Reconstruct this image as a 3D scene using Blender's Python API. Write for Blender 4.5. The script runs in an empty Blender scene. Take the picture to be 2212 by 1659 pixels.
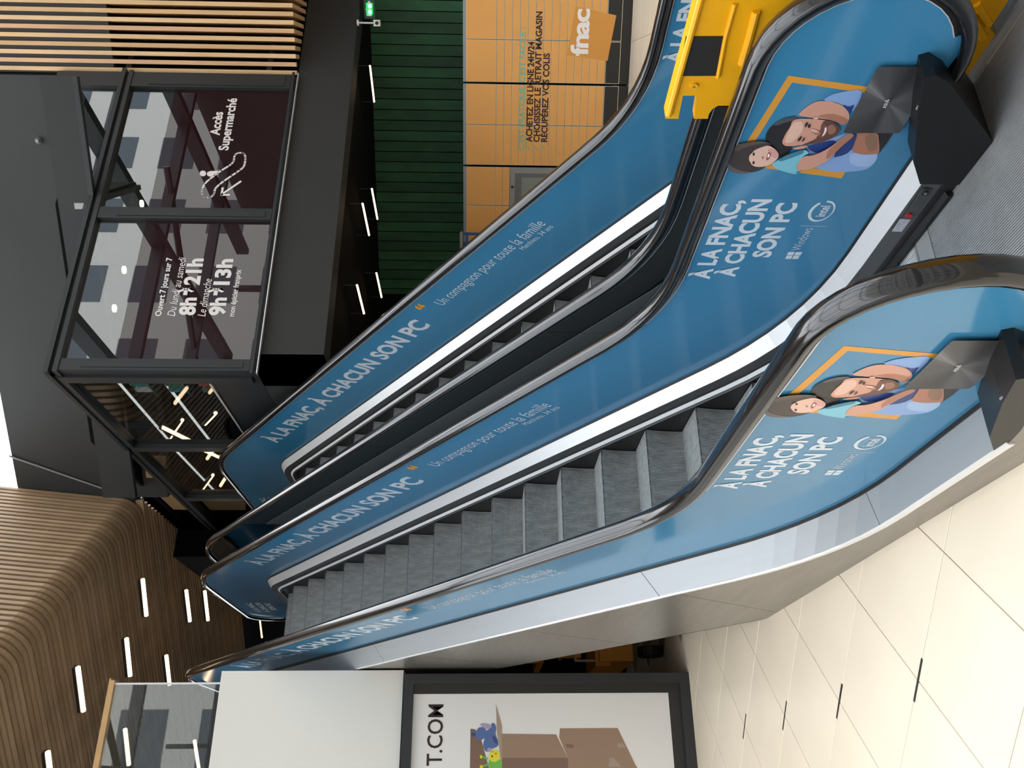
import bpy, math, random
from mathutils import Vector, Matrix
from mathutils.geometry import tessellate_polygon
random.seed(7)
SC = bpy.context.scene
COL = SC.collection
cos, sin, rad = math.cos, math.sin, math.radians

# ------------------------------------------------------------------ camera
FPX, CAMZ = 1811.38, 1.7202
YAW, PITCH, ROLL = rad(25.8684), rad(-1.78455), rad(-0.33492)
_f = Vector((sin(YAW)*cos(PITCH), cos(YAW)*cos(PITCH), sin(PITCH)))
_r = Vector((cos(YAW), -sin(YAW), 0))
_d = -_r.cross(_f)
RR = cos(ROLL)*_r + sin(ROLL)*_d
DD = -sin(ROLL)*_r + cos(ROLL)*_d
cam_data = bpy.data.cameras.new('camera')
cam = bpy.data.objects.new('camera', cam_data); COL.objects.link(cam)
M = Matrix.Identity(4)
for i, v in enumerate((DD, RR, -_f)):          # the photograph lies on its side: world down is image right
    for j in range(3): M[j][i] = v[j]
M[0][3], M[1][3], M[2][3] = 0, 0, CAMZ
cam.matrix_world = M
cam_data.sensor_width = 36; cam_data.lens = FPX/2212*36
cam_data.clip_start = .05; cam_data.clip_end = 300
SC.camera = cam

# ------------------------------------------------------------------ light and exposure
w = bpy.data.worlds.new('overcast sky'); SC.world = w; w.use_nodes = True
nt = w.node_tree; bg = nt.nodes['Background']
tc = nt.nodes.new('ShaderNodeTexCoord'); ns = nt.nodes.new('ShaderNodeTexNoise'); ns.inputs['Scale'].default_value = 2.2; ns.inputs['Detail'].default_value = 5
cr = nt.nodes.new('ShaderNodeValToRGB'); cr.color_ramp.elements[0].position = .3; cr.color_ramp.elements[1].position = .72
cr.color_ramp.elements[0].color = (.62, .70, .80, 1); cr.color_ramp.elements[1].color = (1, .99, .97, 1)
nt.links.new(tc.outputs['Generated'], ns.inputs['Vector']); nt.links.new(ns.outputs['Fac'], cr.inputs['Fac']); nt.links.new(cr.outputs['Color'], bg.inputs['Color'])
bg.inputs['Strength'].default_value = 4.7
SC.view_settings.view_transform = 'Standard'; SC.view_settings.look = 'None'
SC.view_settings.exposure = 0.0; SC.view_settings.gamma = 1; SC.view_settings.use_curve_mapping = False
SC.cycles.use_denoising = True
SC.cycles.max_bounces = 7; SC.cycles.diffuse_bounces = 3; SC.cycles.glossy_bounces = 4; SC.cycles.transmission_bounces = 4
SC.cycles.transparent_max_bounces = 8; SC.cycles.caustics_reflective = False; SC.cycles.caustics_refractive = False
SC.cycles.sample_clamp_indirect = 4

# ------------------------------------------------------------------ measuring: where a sight line meets a plane of the place
def ray(x, y): return (1659-y-829.5)/FPX*RR + (x-1106)/FPX*DD + _f
C0 = Vector((0, 0, CAMZ))
TH = rad(-45.7)
E1 = Vector((sin(TH), cos(TH), 0)); E2 = Vector((cos(TH), -sin(TH), 0))   # the hall's second grid, turned 45.7 degrees
def aX(x, y, X): r = ray(x, y); return C0 + r*(X/r.x)
def aY(x, y, Y): r = ray(x, y); return C0 + r*(Y/r.y)
def aZ(x, y, Z): r = ray(x, y); return C0 + r*((Z-CAMZ)/r.z)
def aD(x, y, D): r = ray(x, y); return C0 + r*(D/r.dot(E2))
def G(s, d, z=0): return E1*s + E2*d + Vector((0, 0, z))

# ------------------------------------------------------------------ materials
def lin(c): return tuple(((v/255)/12.92 if v/255 <= .04045 else ((v/255+.055)/1.055)**2.4) for v in c)
MATS = {}
def mat(name, rgb, rough=.5, metal=0, emit=0, noise=0, nscale=8, stretch=None, coat=0, bump=0, spec=.5, aniso=0):
    if name in MATS: return MATS[name]
    m = bpy.data.materials.new(name); m.use_nodes = True; t = m.node_tree; b = t.nodes['Principled BSDF']
    c = (*lin(rgb), 1)
    b.inputs['Base Color'].default_value = c; b.inputs['Roughness'].default_value = rough; b.inputs['Metallic'].default_value = metal
    b.inputs['Coat Weight'].default_value = coat; b.inputs['Coat Roughness'].default_value = .04
    b.inputs['Specular IOR Level'].default_value = spec; b.inputs['Anisotropic'].default_value = aniso
    if emit: b.inputs['Emission Color'].default_value = c; b.inputs['Emission Strength'].default_value = emit
    if noise or bump:
        tc = t.nodes.new('ShaderNodeTexCoord'); mp = t.nodes.new('ShaderNodeMapping'); n = t.nodes.new('ShaderNodeTexNoise')
        n.inputs['Scale'].default_value = nscale; n.inputs['Detail'].default_value = 6
        if stretch: mp.inputs['Scale'].default_value = stretch
        t.links.new(tc.outputs['Object'], mp.inputs['Vector']); t.links.new(mp.outputs['Vector'], n.inputs['Vector'])
        if noise:
            r = t.nodes.new('ShaderNodeMapRange'); r.inputs['From Min'].default_value = .25; r.inputs['From Max'].default_value = .75
            r.inputs['To Min'].default_value = 1-noise; r.inputs['To Max'].default_value = 1+noise
            mx = t.nodes.new('ShaderNodeVectorMath'); mx.operation = 'SCALE'; mx.inputs[0].default_value = c[:3]
            t.links.new(n.outputs['Fac'], r.inputs['Value']); t.links.new(r.outputs['Result'], mx.inputs['Scale']); t.links.new(mx.outputs['Vector'], b.inputs['Base Color'])
        if bump:
            bp = t.nodes.new('ShaderNodeBump'); bp.inputs['Strength'].default_value = bump; bp.inputs['Distance'].default_value = .01
            t.links.new(n.outputs['Fac'], bp.inputs['Height']); t.links.new(bp.outputs['Normal'], b.inputs['Normal'])
    MATS[name] = m; return m
def glassy(name, rgb, refl, trans, rough=.0):
    """pane: part mirror, part see-through, part tinted film"""
    if name in MATS: return MATS[name]
    m = bpy.data.materials.new(name); m.use_nodes = True; t = m.node_tree; t.nodes.remove(t.nodes['Principled BSDF']); o = t.nodes['Material Output']
    gl = t.nodes.new('ShaderNodeBsdfGlossy'); gl.inputs['Roughness'].default_value = rough; gl.inputs['Color'].default_value = (.95, .97, 1, 1)
    tr = t.nodes.new('ShaderNodeBsdfTransparent'); tr.inputs['Color'].default_value = (.9, .93, .92, 1)
    df = t.nodes.new('ShaderNodeBsdfDiffuse'); df.inputs['Color'].default_value = (*lin(rgb), 1)
    a = t.nodes.new('ShaderNodeMixShader'); a.inputs['Fac'].default_value = trans
    t.links.new(df.outputs[0], a.inputs[1]); t.links.new(tr.outputs[0], a.inputs[2])
    ge = t.nodes.new('ShaderNodeNewGeometry'); dt = t.nodes.new('ShaderNodeVectorMath'); dt.operation = 'DOT_PRODUCT'
    t.links.new(ge.outputs['Normal'], dt.inputs[0]); t.links.new(ge.outputs['Incoming'], dt.inputs[1])
    def mth(op, x, y):
        n = t.nodes.new('ShaderNodeMath'); n.operation = op
        for i, q in enumerate((x, y)):
            if q is None: continue
            if isinstance(q, (int, float)): n.inputs[i].default_value = q
            else: t.links.new(q, n.inputs[i])
        return n
    ab = mth('ABSOLUTE', dt.outputs['Value'], None); iv = mth('SUBTRACT', 1, ab.outputs[0]); pw = mth('POWER', iv.outputs[0], 5); fr = mth('MULTIPLY_ADD', pw.outputs[0], .9); fr.inputs[2].default_value = .04
    ad = t.nodes.new('ShaderNodeMath'); ad.operation = 'ADD'; ad.use_clamp = True; ad.inputs[1].default_value = refl; t.links.new(fr.outputs[0], ad.inputs[0])
    b = t.nodes.new('ShaderNodeMixShader'); t.links.new(ad.outputs[0], b.inputs['Fac']); t.links.new(a.outputs[0], b.inputs[1]); t.links.new(gl.outputs[0], b.inputs[2])
    t.links.new(b.outputs[0], o.inputs['Surface']); MATS[name] = m; return m

M_TILE = mat('cream porcelain tile', (226, 212, 190), .28, noise=.05, nscale=1.5)
M_GROUT = mat('grey grout', (150, 138, 122), .9)
M_BLUE = mat('blue printed film behind glass', (60, 128, 168), .13, coat=.15, noise=.05, nscale=1.2)
M_PALE = mat('pale grey print', (205, 215, 224), .3)
M_ORG = mat('orange print', (226, 150, 34), .3)
M_RUB = mat('black rubber handrail', (20, 20, 22), .16, coat=.5, noise=.35, nscale=30, stretch=(1, 1, 1))
M_BLK = mat('black plastic', (16, 17, 18), .42, noise=.2, nscale=20)
M_GASK = mat('dark gasket', (24, 22, 22), .45)
M_ALU = mat('satin aluminium deck', (222, 224, 226), .3, .25, noise=.03, nscale=40, stretch=(1, .05, .05))
M_ALUO = mat('brushed aluminium outer deck', (160, 163, 166), .4, .35, noise=.03, nscale=40, stretch=(1, .05, .05))
M_ALUD = mat('grey aluminium bevel', (104, 106, 108), .35, .6)
M_CHR = mat('polished trim', (235, 236, 238), .22, .55)
M_MLD = mat('white satin moulding', (246, 247, 248), .25)
M_CV1 = mat('black cover paint', (40, 42, 40), .5)
M_CV2 = mat('dark grey cover paint', (98, 100, 97), .45)
M_STEEL = mat('brushed stainless cladding', (150, 146, 140), .33, .75, noise=.12, nscale=4, stretch=(1, .6, 6), aniso=.4)
M_DECKD = mat('dark grey steel cover', (84, 86, 84), .38, .5, noise=.15, nscale=12)
M_STEP = mat('ribbed aluminium step', (196, 199, 199), .45, .08, noise=.25, nscale=14, stretch=(3, 1, 1))
M_NOSE = mat('worn step edge', (150, 152, 152), .35, .7)
M_RIDGE = mat('ribbed landing plate', (168, 170, 170), .38, .45, noise=.2, nscale=5)
M_YEL = mat('yellow plastic', (240, 172, 14), .38, noise=.04, nscale=6)
M_LOCK = mat('orange lacquered locker door', (232, 168, 92), .35, noise=.03, nscale=3)
M_LOCKD = mat('amber print', (218, 152, 70), .35)
M_SILV = mat('grey metal casing', (150, 152, 152), .4, .3)
M_EDGE = mat('pale door edge', (240, 226, 196), .4)
M_LBLK = mat('black metal panel', (38, 37, 35), .45)
M_GREEN = [mat('green stained plank %d' % i, c, .6, noise=.35, nscale=5, stretch=(1, 1, .5), bump=.2) for i, c in enumerate([(38, 88, 56), (33, 80, 50), (43, 97, 62)])]
M_DARK = mat('charcoal painted panel', (46, 47, 47), .6, noise=.06, nscale=3)
M_DARK2 = mat('black painted soffit', (6, 6, 6), .85, spec=.15)
M_DARK3 = mat('near black panel', (36, 37, 38), .6)
M_BLKGL = mat('black backed glass', (8, 9, 10), .06)
M_FRAME = mat('anthracite window frame', (44, 47, 50), .35)
M_OAK = [mat('pale oak batten %d' % i, c, .5, noise=.14, nscale=6, stretch=(2, 2, .25)) for i, c in enumerate([(222, 184, 136), (212, 172, 124), (228, 192, 146), (216, 172, 132)])]
M_OAKC = [mat('oak ceiling slat %d' % i, c, .55, noise=.16, nscale=3, stretch=(1, 1, 1)) for i, c in enumerate([(180, 150, 116), (170, 140, 107), (188, 158, 124)])]
M_HRWOOD = mat('varnished wood handrail', (196, 160, 112), .3, noise=.12, nscale=10)
M_WHITE = mat('white painted fascia', (232, 232, 228), .5)
M_POSTER = mat('white poster paper', (238, 238, 238), .25)
M_CARD = mat('printed cardboard', (158, 132, 112), .4)
M_CARD2 = mat('printed cardboard shade', (128, 102, 88), .4)
M_CARD3 = mat('printed cardboard light', (170, 152, 136), .4)
M_INK = mat('dark brown ink', (48, 30, 26), .4)
M_TEAL = mat('teal print', (100, 190, 180), .4)
M_WHT = mat('white print', (244, 240, 240), .4)
M_TUBE = mat('warm glowing tube', (255, 214, 170), .4, emit=5)
M_LED = mat('cool led strip', (235, 235, 235), .4, emit=1.3)
M_GRN = mat('lit green exit sign', (10, 170, 70), .3, emit=1.1)
M_GRNB = mat('bright green lamp', (120, 255, 170), .3, emit=3.5)
M_PANE = glassy('reflective clear pane', (30, 36, 34), .16, .75)
M_FILM = glassy('burgundy film on pane', (44, 20, 22), .07, .06)
M_PANEB = glassy('side pane', (10, 10, 10), .03, .85)
M_GUARD = glassy('guard glass', (60, 74, 70), .10, .85)
M_TAN = mat('faintly glowing tan panel', (150, 118, 78), .5, emit=.10, noise=.1, nscale=5, stretch=(1, 1, 6))  # weak emission stands in for shop light falling on the panels

# ------------------------------------------------------------------ mesh building
class MB:
    def __init__(s): s.v = []; s.f = []; s.m = []; s.mats = []
    def mi(s, m):
        if m not in s.mats: s.mats.append(m)
        return s.mats.index(m)
    def add(s, vs, fs, m):
        o = len(s.v); s.v += [Vector(v) for v in vs]; k = s.mi(m)
        for f in fs: s.f.append([o+i for i in f]); s.m.append(k)
        return s
    def box(s, a, b, m):
        (x0, y0, z0), (x1, y1, z1) = a, b
        vs = [(x0,y0,z0),(x1,y0,z0),(x1,y1,z0),(x0,y1,z0),(x0,y0,z1),(x1,y0,z1),(x1,y1,z1),(x0,y1,z1)]
        return s.add(vs, [(0,3,2,1),(4,5,6,7),(0,1,5,4),(1,2,6,5),(2,3,7,6),(3,0,4,7)], m)
    def obox(s, o, u, v, w_, m):
        o, u, v, w_ = map(Vector, (o, u, v, w_))
        vs = [o, o+u, o+u+v, o+v, o+w_, o+u+w_, o+u+v+w_, o+v+w_]
        return s.add(vs, [(0,3,2,1),(4,5,6,7),(0,1,5,4),(1,2,6,5),(2,3,7,6),(3,0,4,7)], m)
    def prism(s, pts, ext, m, back=True):
        pts = [Vector(p) for p in pts]; ext = Vector(ext); n = len(pts)
        tris = tessellate_polygon([pts])
        vs = pts + [p+ext for p in pts]
        fs = [tuple(t) for t in tris] + [tuple(n+i for i in reversed(t)) for t in tris] + [(i, (i+1) % n, n+(i+1) % n, n+i) for i in range(n)]
        return s.add(vs, fs, m)
    def flat(s, pts, m):
        pts = [Vector(p) for p in pts]
        return s.add(pts, [tuple(t) for t in tessellate_polygon([pts])], m)
    def tube(s, p, q, r, m, n=8, r2=None):
        p, q = Vector(p), Vector(q); r2 = r if r2 is None else r2
        d = (q-p).normalized(); a = d.orthogonal().normalized(); b = d.cross(a)
        vs = [p+(a*cos(2*math.pi*i/n)+b*sin(2*math.pi*i/n))*r for i in range(n)] + [q+(a*cos(2*math.pi*i/n)+b*sin(2*math.pi*i/n))*r2 for i in range(n)]
        return s.add(vs, [(i, (i+1) % n, n+(i+1) % n, n+i) for i in range(n)] + [tuple(range(n))[::-1], tuple(range(n, 2*n))], m)
    def sweep(s, rows, m, closed=False, caps=True):
        n = len(rows[0]); vs = [p for r in rows for p in r]; fs = []
        for i in range(len(rows)-1):
            for j in range(n if closed else n-1):
                k = (j+1) % n; fs.append((i*n+j, i*n+k, (i+1)*n+k, (i+1)*n+j))
        if closed and caps: fs += [tuple(range(n))[::-1], tuple(range((len(rows)-1)*n, len(rows)*n))]
        return s.add(vs, fs, m)
    def build(s, name, parent=None, org=None, smooth=False, **props):
        me = bpy.data.meshes.new(name); org = Vector(org) if org is not None else (parent.matrix_world.translation if parent else Vector())
        me.from_pydata([v-org for v in s.v], [], s.f)
        for m in s.mats: me.materials.append(m)
        me.polygons.foreach_set('material_index', s.m)
        if smooth:
            me.polygons.foreach_set('use_smooth', [True]*len(s.f))
            try: me.set_sharp_from_angle(angle=rad(40))
            except Exception: pass
        import bmesh
        bm = bmesh.new(); bm.from_mesh(me); bmesh.ops.recalc_face_normals(bm, faces=bm.faces); bm.to_mesh(me); bm.free()
        me.update()
        o = bpy.data.objects.new(name, me); COL.objects.link(o)
        if parent:
            o.parent = parent; o.location = org-parent_world(parent)
        else: o.location = org
        for k, v in props.items(): o[k] = v
        return o
WORLD = {}
def parent_world(o):
    p = Vector(o.location); q = o.parent
    while q: p += q.location; q = q.parent
    return p
def thing(name, label, cat, loc=(0, 0, 0), group=None):
    o = bpy.data.objects.new(name, None); COL.objects.link(o); o.location = loc; o.empty_display_size = .2
    o.matrix_world.translation = loc
    o['label'] = label; o['category'] = cat
    if group: o['group'] = group
    return o
def part(mb, name, parent, smooth=False, **p):
    return mb.build(name, parent, parent_world(parent), smooth, **p)
def one(mb, name, label, cat, org, smooth=False, group=None):
    o = mb.build(name, None, org, smooth); o['label'] = label; o['category'] = cat
    if group: o['group'] = group
    return o
def struct(mb, name, label=None, org=(0, 0, 0)):
    o = mb.build(name, None, org); o['kind'] = 'structure'
    if label: o['label'] = label
    return o
def chaikin(p, n=1):
    for _ in range(n):
        q = []
        for i in range(len(p)):
            a, b = p[i], p[(i+1) % len(p)]
            q += [(a[0]*.78+b[0]*.22, a[1]*.78+b[1]*.22), (a[0]*.22+b[0]*.78, a[1]*.22+b[1]*.78)]
        p = q
    return p

# lettering: the built-in font turned into a mesh, fitted between two points of its base line
def letters(txt, a, b, cap, up, m, bold=.02, thick=.002, shear=0, squash=True, space=1):
    a, b, up = Vector(a), Vector(b), Vector(up).normalized()
    cu = bpy.data.curves.new('t', 'FONT'); cu.body = txt; cu.size = 1; cu.offset = bold; cu.resolution_u = 3; cu.shear = shear; cu.space_character = space
    ob = bpy.data.objects.new('t', cu); COL.objects.link(ob)
    dg = bpy.context.evaluated_depsgraph_get(); me = bpy.data.meshes.new_from_object(ob.evaluated_get(dg))
    vs = [v.co.copy() for v in me.vertices]; fs = [tuple(p.vertices) for p in me.polygons]
    bpy.data.objects.remove(ob); bpy.data.curves.remove(cu); bpy.data.meshes.remove(me)
    if not vs: return MB()
    x0 = min(v.x for v in vs); x1 = max(v.x for v in vs); L = (b-a).length; sx = L/(x1-x0); sy = cap/.73
    dx = (b-a).normalized(); n = dx.cross(up)
    mb = MB(); nn = len(vs)
    mb.add([a+dx*((v.x-x0)*sx)+up*(v.y*sy)+n*thick for v in vs], fs, m)
    return mb

# ------------------------------------------------------------------ ground floor
def inframe(p, mg=120):
    v = Vector(p)-C0; c = v.dot(_f)
    if c < .3: return False
    x = 1106+FPX*v.dot(DD)/c; y = 1659-(829.5+FPX*v.dot(RR)/c)
    return -mg < x < 2212+mg and -mg < y < 1659+mg
mb = MB(); mb.box((-14, -9, -.3), (16, 22, -.0065), M_GROUT)
floor = struct(mb, 'floor', 'cream tiled ground floor laid diagonally')
P0 = aZ(1512+1485/3.16, 1134+1060/3.16, 0); T = .5755
s0, d0 = P0.dot(E1), P0.dot(E2)
tile_me = None; cnt = 0
for i in range(-22, 16):
    for j in range(-10, 30):
        c = G(s0+(i+.5)*T, d0+(j+.5)*T, 0)
        near = inframe(c)
        if c.x > 1.45 and c.x < 3.1 and c.y > .9: continue
        if c.y > 11 or c.y < -3 or abs(c.x) > 11: continue
        if not near and not (-1.5 < c.x < 1.2 and 1 < c.y < 8): continue
        if tile_me is None:
            t = MB(); h = T/2-.0018; k = .002
            lo = [E1*a+E2*b for a, b in ((-h, -h), (h, -h), (h, h), (-h, h))]; hi = [v*(1-k/h)+Vector((0, 0, 0)) for v in lo]
            t.add([v+Vector((0, 0, -.012)) for v in lo]+[v+Vector((0, 0, -.002)) for v in lo]+hi, [(0,1,5,4),(1,2,6,5),(2,3,7,6),(3,0,4,7),(4,5,9,8),(5,6,10,9),(6,7,11,10),(7,4,8,11),(8,9,10,11),(3,2,1,0)], M_TILE)
            o = t.build('tile', floor, (0, 0, 0)); tile_me = o.data; o.location = c
        else:
            o = bpy.data.objects.new('tile', tile_me); COL.objects.link(o); o.parent = floor; o.location = c
        cnt += 1
mb = MB(); mb.box((-14, 10.9, -.006), (16, 22, 0), M_TILE); mb.box((-14, -9, -.006), (16, -3, 0), M_TILE)
part(mb, 'floor_slab', floor)
# slot drains on every other joint crossing
for k in range(5):
    c = Vector((.4625-.001*k, 4.216*.8192/.8192, 0))
for (a, b) in (((1517, 915), (1463, 1205)), ((970, 1085), (934, 1320)), ((592, 1203), (566, 1398)), ((315, 1290), (295, 1458))):
    A = aZ(1512+a[0]/3.16, 1134+a[1]/3.16, 0); B = aZ(1512+b[0]/3.16, 1134+b[1]/3.16, 0)
    mb = MB(); d = (B-A); n = d.normalized().cross(Vector((0, 0, 1)))*.006
    mb.obox(A-n+Vector((0, 0, -.004)), d, n*2, (0, 0, .006), M_LBLK)
    part(mb, 'slot_drain', floor)

# ------------------------------------------------------------------ escalators
SL = .7002
def nose(y): return .5173+SL*(y-4.3504)
UPZ = 3.905
def prof(zf, h, R, zt, Rt, ya, yb, step=.12):
    """side profile: flat, curve, 35 degree flight, curve, flat -> points (y, z)"""
    def zl(y): return h+nose(y)
    y1 = 4.3504+(zf-h-.5173)/SL; y2 = 4.3504+(zt-h-.5173)/SL; th = math.atan(SL); pts = [(ya, zf)]
    T1 = R*math.tan(th/2); T2 = Rt*math.tan(th/2)
    y = ya+step
    while y < y1-T1-.02: pts.append((y, zf)); y += step*3
    for i in range(9):
        a = th*i/8; pts.append((y1-T1+R*sin(a), zf+R*(1-cos(a))))
    ye, ys = y1+T1*cos(th), y2-T2*cos(th)
    n = max(2, int((ys-ye)/(step*4)))
    for i in range(1, n): yy = ye+(ys-ye)*i/n; pts.append((yy, zl(yy)))
    for i in range(9):
        a = th*(1-i/8); pts.append((y2+T2-Rt*sin(a), zt-Rt*(1-cos(a))))
    y = y2+T2+step*3
    while y < yb-.02: pts.append((y, zt)); y += step*4
    pts.append((yb, zt))
    return pts
def zat(pts, y):
    if y <= pts[0][0]: return pts[0][1]
    for (a, b), (c, d) in zip(pts, pts[1:]):
        if a <= y <= c: return b+(d-b)*(y-a)/(c-a) if c > a else b
    return pts[-1][1]
RZ = .860; NR = .311; NY0, NY1 = 1.933, 11.08; RTOP = UPZ+.87
rail_mid = prof(RZ, .9643, 1.3, RTOP, 1.25, NY0, NY1)
def circ(cy, cz, r, a0, a1, n): return [(cy+r*cos(rad(a0+(a1-a0)*i/n)), cz+r*sin(rad(a0+(a1-a0)*i/n))) for i in range(n+1)]
rail_path = circ(NY0, RZ-NR, NR, -62, -268, 22) + rail_mid[1:-1] + circ(NY1, RTOP-NR, NR, 90, -70, 20)
deck_path = prof(.173, .2316, 1.9, UPZ+.173, .6, 1.95, 11.3)
lip_path = prof(.155, .14, 1.9, UPZ+.09, .6, 1.95, 11.3)
def normals(path):
    out = []
    for i in range(len(path)):
        a = path[max(0, i-1)]; b = path[min(len(path)-1, i+1)]; t = Vector((0, b[0]-a[0], b[1]-a[1])).normalized(); out.append(Vector((0, -t.z, t.y)))
    return out
def sweep_path(mb, path, sec, X, m, closed=True):
    ns_ = normals(path)
    rows = [[Vector((X+x, p[0], p[1]))+n*k for x, k in sec] for p, n in zip(path, ns_)]
    return mb.sweep(rows, m, closed)
def clip(path, y0, y1):
    return [(y0, zat(path, y0))]+[p for p in path if y0 < p[0] < y1]+[(y1, zat(path, y1))]
def ztop(y):
    if y < NY0: return RZ-NR+math.sqrt(max(0, NR*NR-(y-NY0)**2))
    if y > NY1: return RTOP-NR+math.sqrt(max(0, NR*NR-(y-NY1)**2))
    return zat(rail_mid, y)
def zbot(y):
    if y < NY0+.13: return RZ-NR-math.sqrt(max(0, NR*NR-(y-NY0)**2))
    if y > NY1-.13: return RTOP-NR-math.sqrt(max(0, NR*NR-(y-NY1)**2))
    return zat(deck_path, y)-.01
YS = sorted(set([round(v, 4) for v in [NY0-NR*cos(math.pi*i/28) for i in range(13)] + [p[0] for p in rail_mid if NY0 < p[0] < NY1] + [p[0] for p in deck_path if 2.2 < p[0] < NY1-.2] + [NY0+.13, NY0+.131, NY0+.2, NY1-.131, NY1-.13] + [NY1+NR*sin(math.pi/2*i/10) for i in range(11)]]))
YS = [y for y in YS if NY0-NR <= y <= NY1+NR]

# one step: ribbed tread and curved ribbed riser, its nosing at the origin
STEPW = .79; NRIB = 86
def step_mesh():
    mb = MB(); p = STEPW/NRIB; arc = []
    R_ = .40
    for i in range(6):
        t = i/5; arc.append((.035*(1-(1-t)**2)*1.0, -.232*t))        # riser bows away under the nosing
    sec = [(.40, 0.0)]+[(0.0, 0.0)]+arc[1:]
    rows = []
    for k in range(NRIB):
        x0 = -STEPW/2+k*p
        for (xa, xb, dep) in ((x0, x0+p*.52, 0), (x0+p*.52, x0+p, .009)):
            q = []
            for i, (y, z) in enumerate(sec):
                if i == 0: q.append((y, z-dep))
                elif i == 1: q.append((y+dep, z-dep))
                else: q.append((y+dep, z-(dep if i == 1 else 0)))
            rows.append([Vector((xa, y, z)) for y, z in q]); rows.append([Vector((xb, y, z)) for y, z in q])
    mb.sweep(rows, M_STEP)
    for k in range(NRIB): x0 = -STEPW/2+k*p; mb.box((x0, -.0005, -.006), (x0+p*.52, .012, .0008), M_NOSE)
    return mb
step_obj = None
WOFF = 1.32466
XL, XR = 1.0823, 2.0707
def people_print(dx, X, parent):
    def P(x, y, k): v = aX(1500+x/5.027, 150+y/5.027, 2.0637); return Vector((X-.0005-k*.00025, v.y, v.z))
    def Q(x, y, k): v = aX(x, y, 2.0637); return Vector((X-.0005-k*.00025, v.y, v.z))
    mb = MB(); k = [0]
    C = lambda n, c: mat('print '+n, c, .35)
    def S(pts, m, sm=1): k[0] += 1; mb.flat([P(x, y, k[0]) for x, y in chaikin(pts, sm)], m)
    org = C('orange outline', (214, 150, 58))
    A, B, Cc, D = [(1703, 163), (1931, 195), (1818, 385), (1583, 354)]
    def ins(p, c, t): return (p[0]+(c[0]-p[0])*t, p[1]+(c[1]-p[1])*t)
    cen = ((A[0]+Cc[0])/2, (A[1]+Cc[1])/2); q = [A, B, Cc, D]; qi = [ins(v, cen, .135) for v in q]
    for i in range(4):
        j = (i+1) % 4; mb.flat([Q(*q[i], 1), Q(*q[j], 1), Q(*qi[j], 1), Q(*qi[i], 1)], org)
    k[0] = 1
    skin, skin2, skin3 = C('skin', (206, 152, 132)), C('skin shade', (172, 116, 92)), C('skin light', (226, 184, 166))
    hair, hair2, brown = C('black hair', (34, 30, 30)), C('grey hair light', (78, 76, 78)), C('brown hair', (92, 76, 66))
    sh, shd, shl = C('light blue shirt', (132, 164, 212)), C('navy fold', (34, 58, 120)), C('pale blue shirt', (160, 186, 224))
    teal, teald = C('aqua shirt', (122, 190, 208)), C('aqua shade', (62, 124, 146))
    S([(1200,820),(1500,740),(1700,670),(1790,675),(1730,850),(1700,890),(1900,915),(1995,905),(1980,985),(1900,1070),(1800,1100),(1600,1115),(1450,1100),(1350,1075),(1250,1060),(1250,900)], sh)
    S([(1690,900),(1900,920),(1990,910),(1975,990),(1890,1060),(1760,1050),(1680,1010)], shl)
    S([(1480,960),(1700,690),(1775,680),(1725,850),(1640,925)], shd); S([(1210,830),(1330,800),(1500,760),(1560,790),(1400,900),(1290,900)], shd)
    S([(1385,335),(1480,270),(1620,235),(1830,210),(1800,330),(1700,480),(1640,400),(1540,350)], sh)
    S([(1600,370),(1680,400),(1740,370),(1700,470),(1650,480)], shd)
    S([(1115,495),(1180,430),(1260,370),(1350,335),(1480,340),(1600,380),(1670,450),(1690,520),(1640,600),(1560,570),(1440,535),(1280,520)], skin)
    S([(1330,500),(1480,470),(1600,500),(1670,540),(1630,610),(1540,560),(1430,530)], skin2)
    S([(1780,665),(1990,662),(2012,860),(1992,912),(1830,922),(1700,888),(1735,800)], skin2); S([(1860,700),(1980,690),(1990,860),(1900,890),(1850,800)], C('forearm', (140, 104, 84)))
    S([(1995,665),(2170,660),(2090,790),(2000,905),(2012,850)], hair, 0)
    S([(1090,560),(1000,515),(900,555),(820,620),(775,690),(768,760),(800,830),(850,885),(920,910),(1000,890),(1070,850),(1010,780),(1080,650)], hair)
    S([(1115,505),(1000,512),(900,552),(850,600),(900,600),(1000,560),(1100,545)], hair2)
    S([(840,820),(900,905),(880,960),(1000,920),(1060,860),(960,850)], hair)
    S([(1055,850),(1130,825),(1225,812),(1205,845),(1120,862)], skin); S([(1285,512),(1340,505),(1345,525),(1300,535)], skin3)
    S([(1060,545),(1130,522),(1290,525),(1420,540),(1500,560),(1560,610),(1565,660),(1500,725),(1400,770),(1290,800),(1180,808),(1060,820),(985,822),(945,785),(985,690),(1040,610)], skin)
    S([(1070,560),(1170,550),(1180,640),(1120,720),(1060,780),(975,790),(1000,700)], skin3)
    S([(1400,540),(1500,548),(1575,610),(1578,665),(1500,735),(1380,778),(1240,806),(1150,812),(1240,775),(1310,745),(1350,700),(1370,610)], C('beard', (96, 64, 54)))
    S([(1440,600),(1500,580),(1540,630),(1520,680),(1450,700)], C('chin', (150, 104, 86)))
    S([(1300,735),(1320,720),(1420,720),(1450,620),(1430,580),(1390,560),(1370,600),(1360,680),(1320,720)], C('moustache', (112, 74, 64)))
    S([(1360,730),(1400,690),(1420,600),(1442,610),(1440,660),(1410,705)], C('lips', (170, 92, 88))); S([(1378,712),(1405,668),(1414,612),(1432,618),(1428,660),(1400,702)], C('teeth', (244, 240, 238)))
    S([(1230,600),(1260,640),(1330,640),(1370,670),(1350,700),(1290,690)], skin2); S([(1250,625),(1330,640),(1350,670),(1280,665)], skin3)
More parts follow.
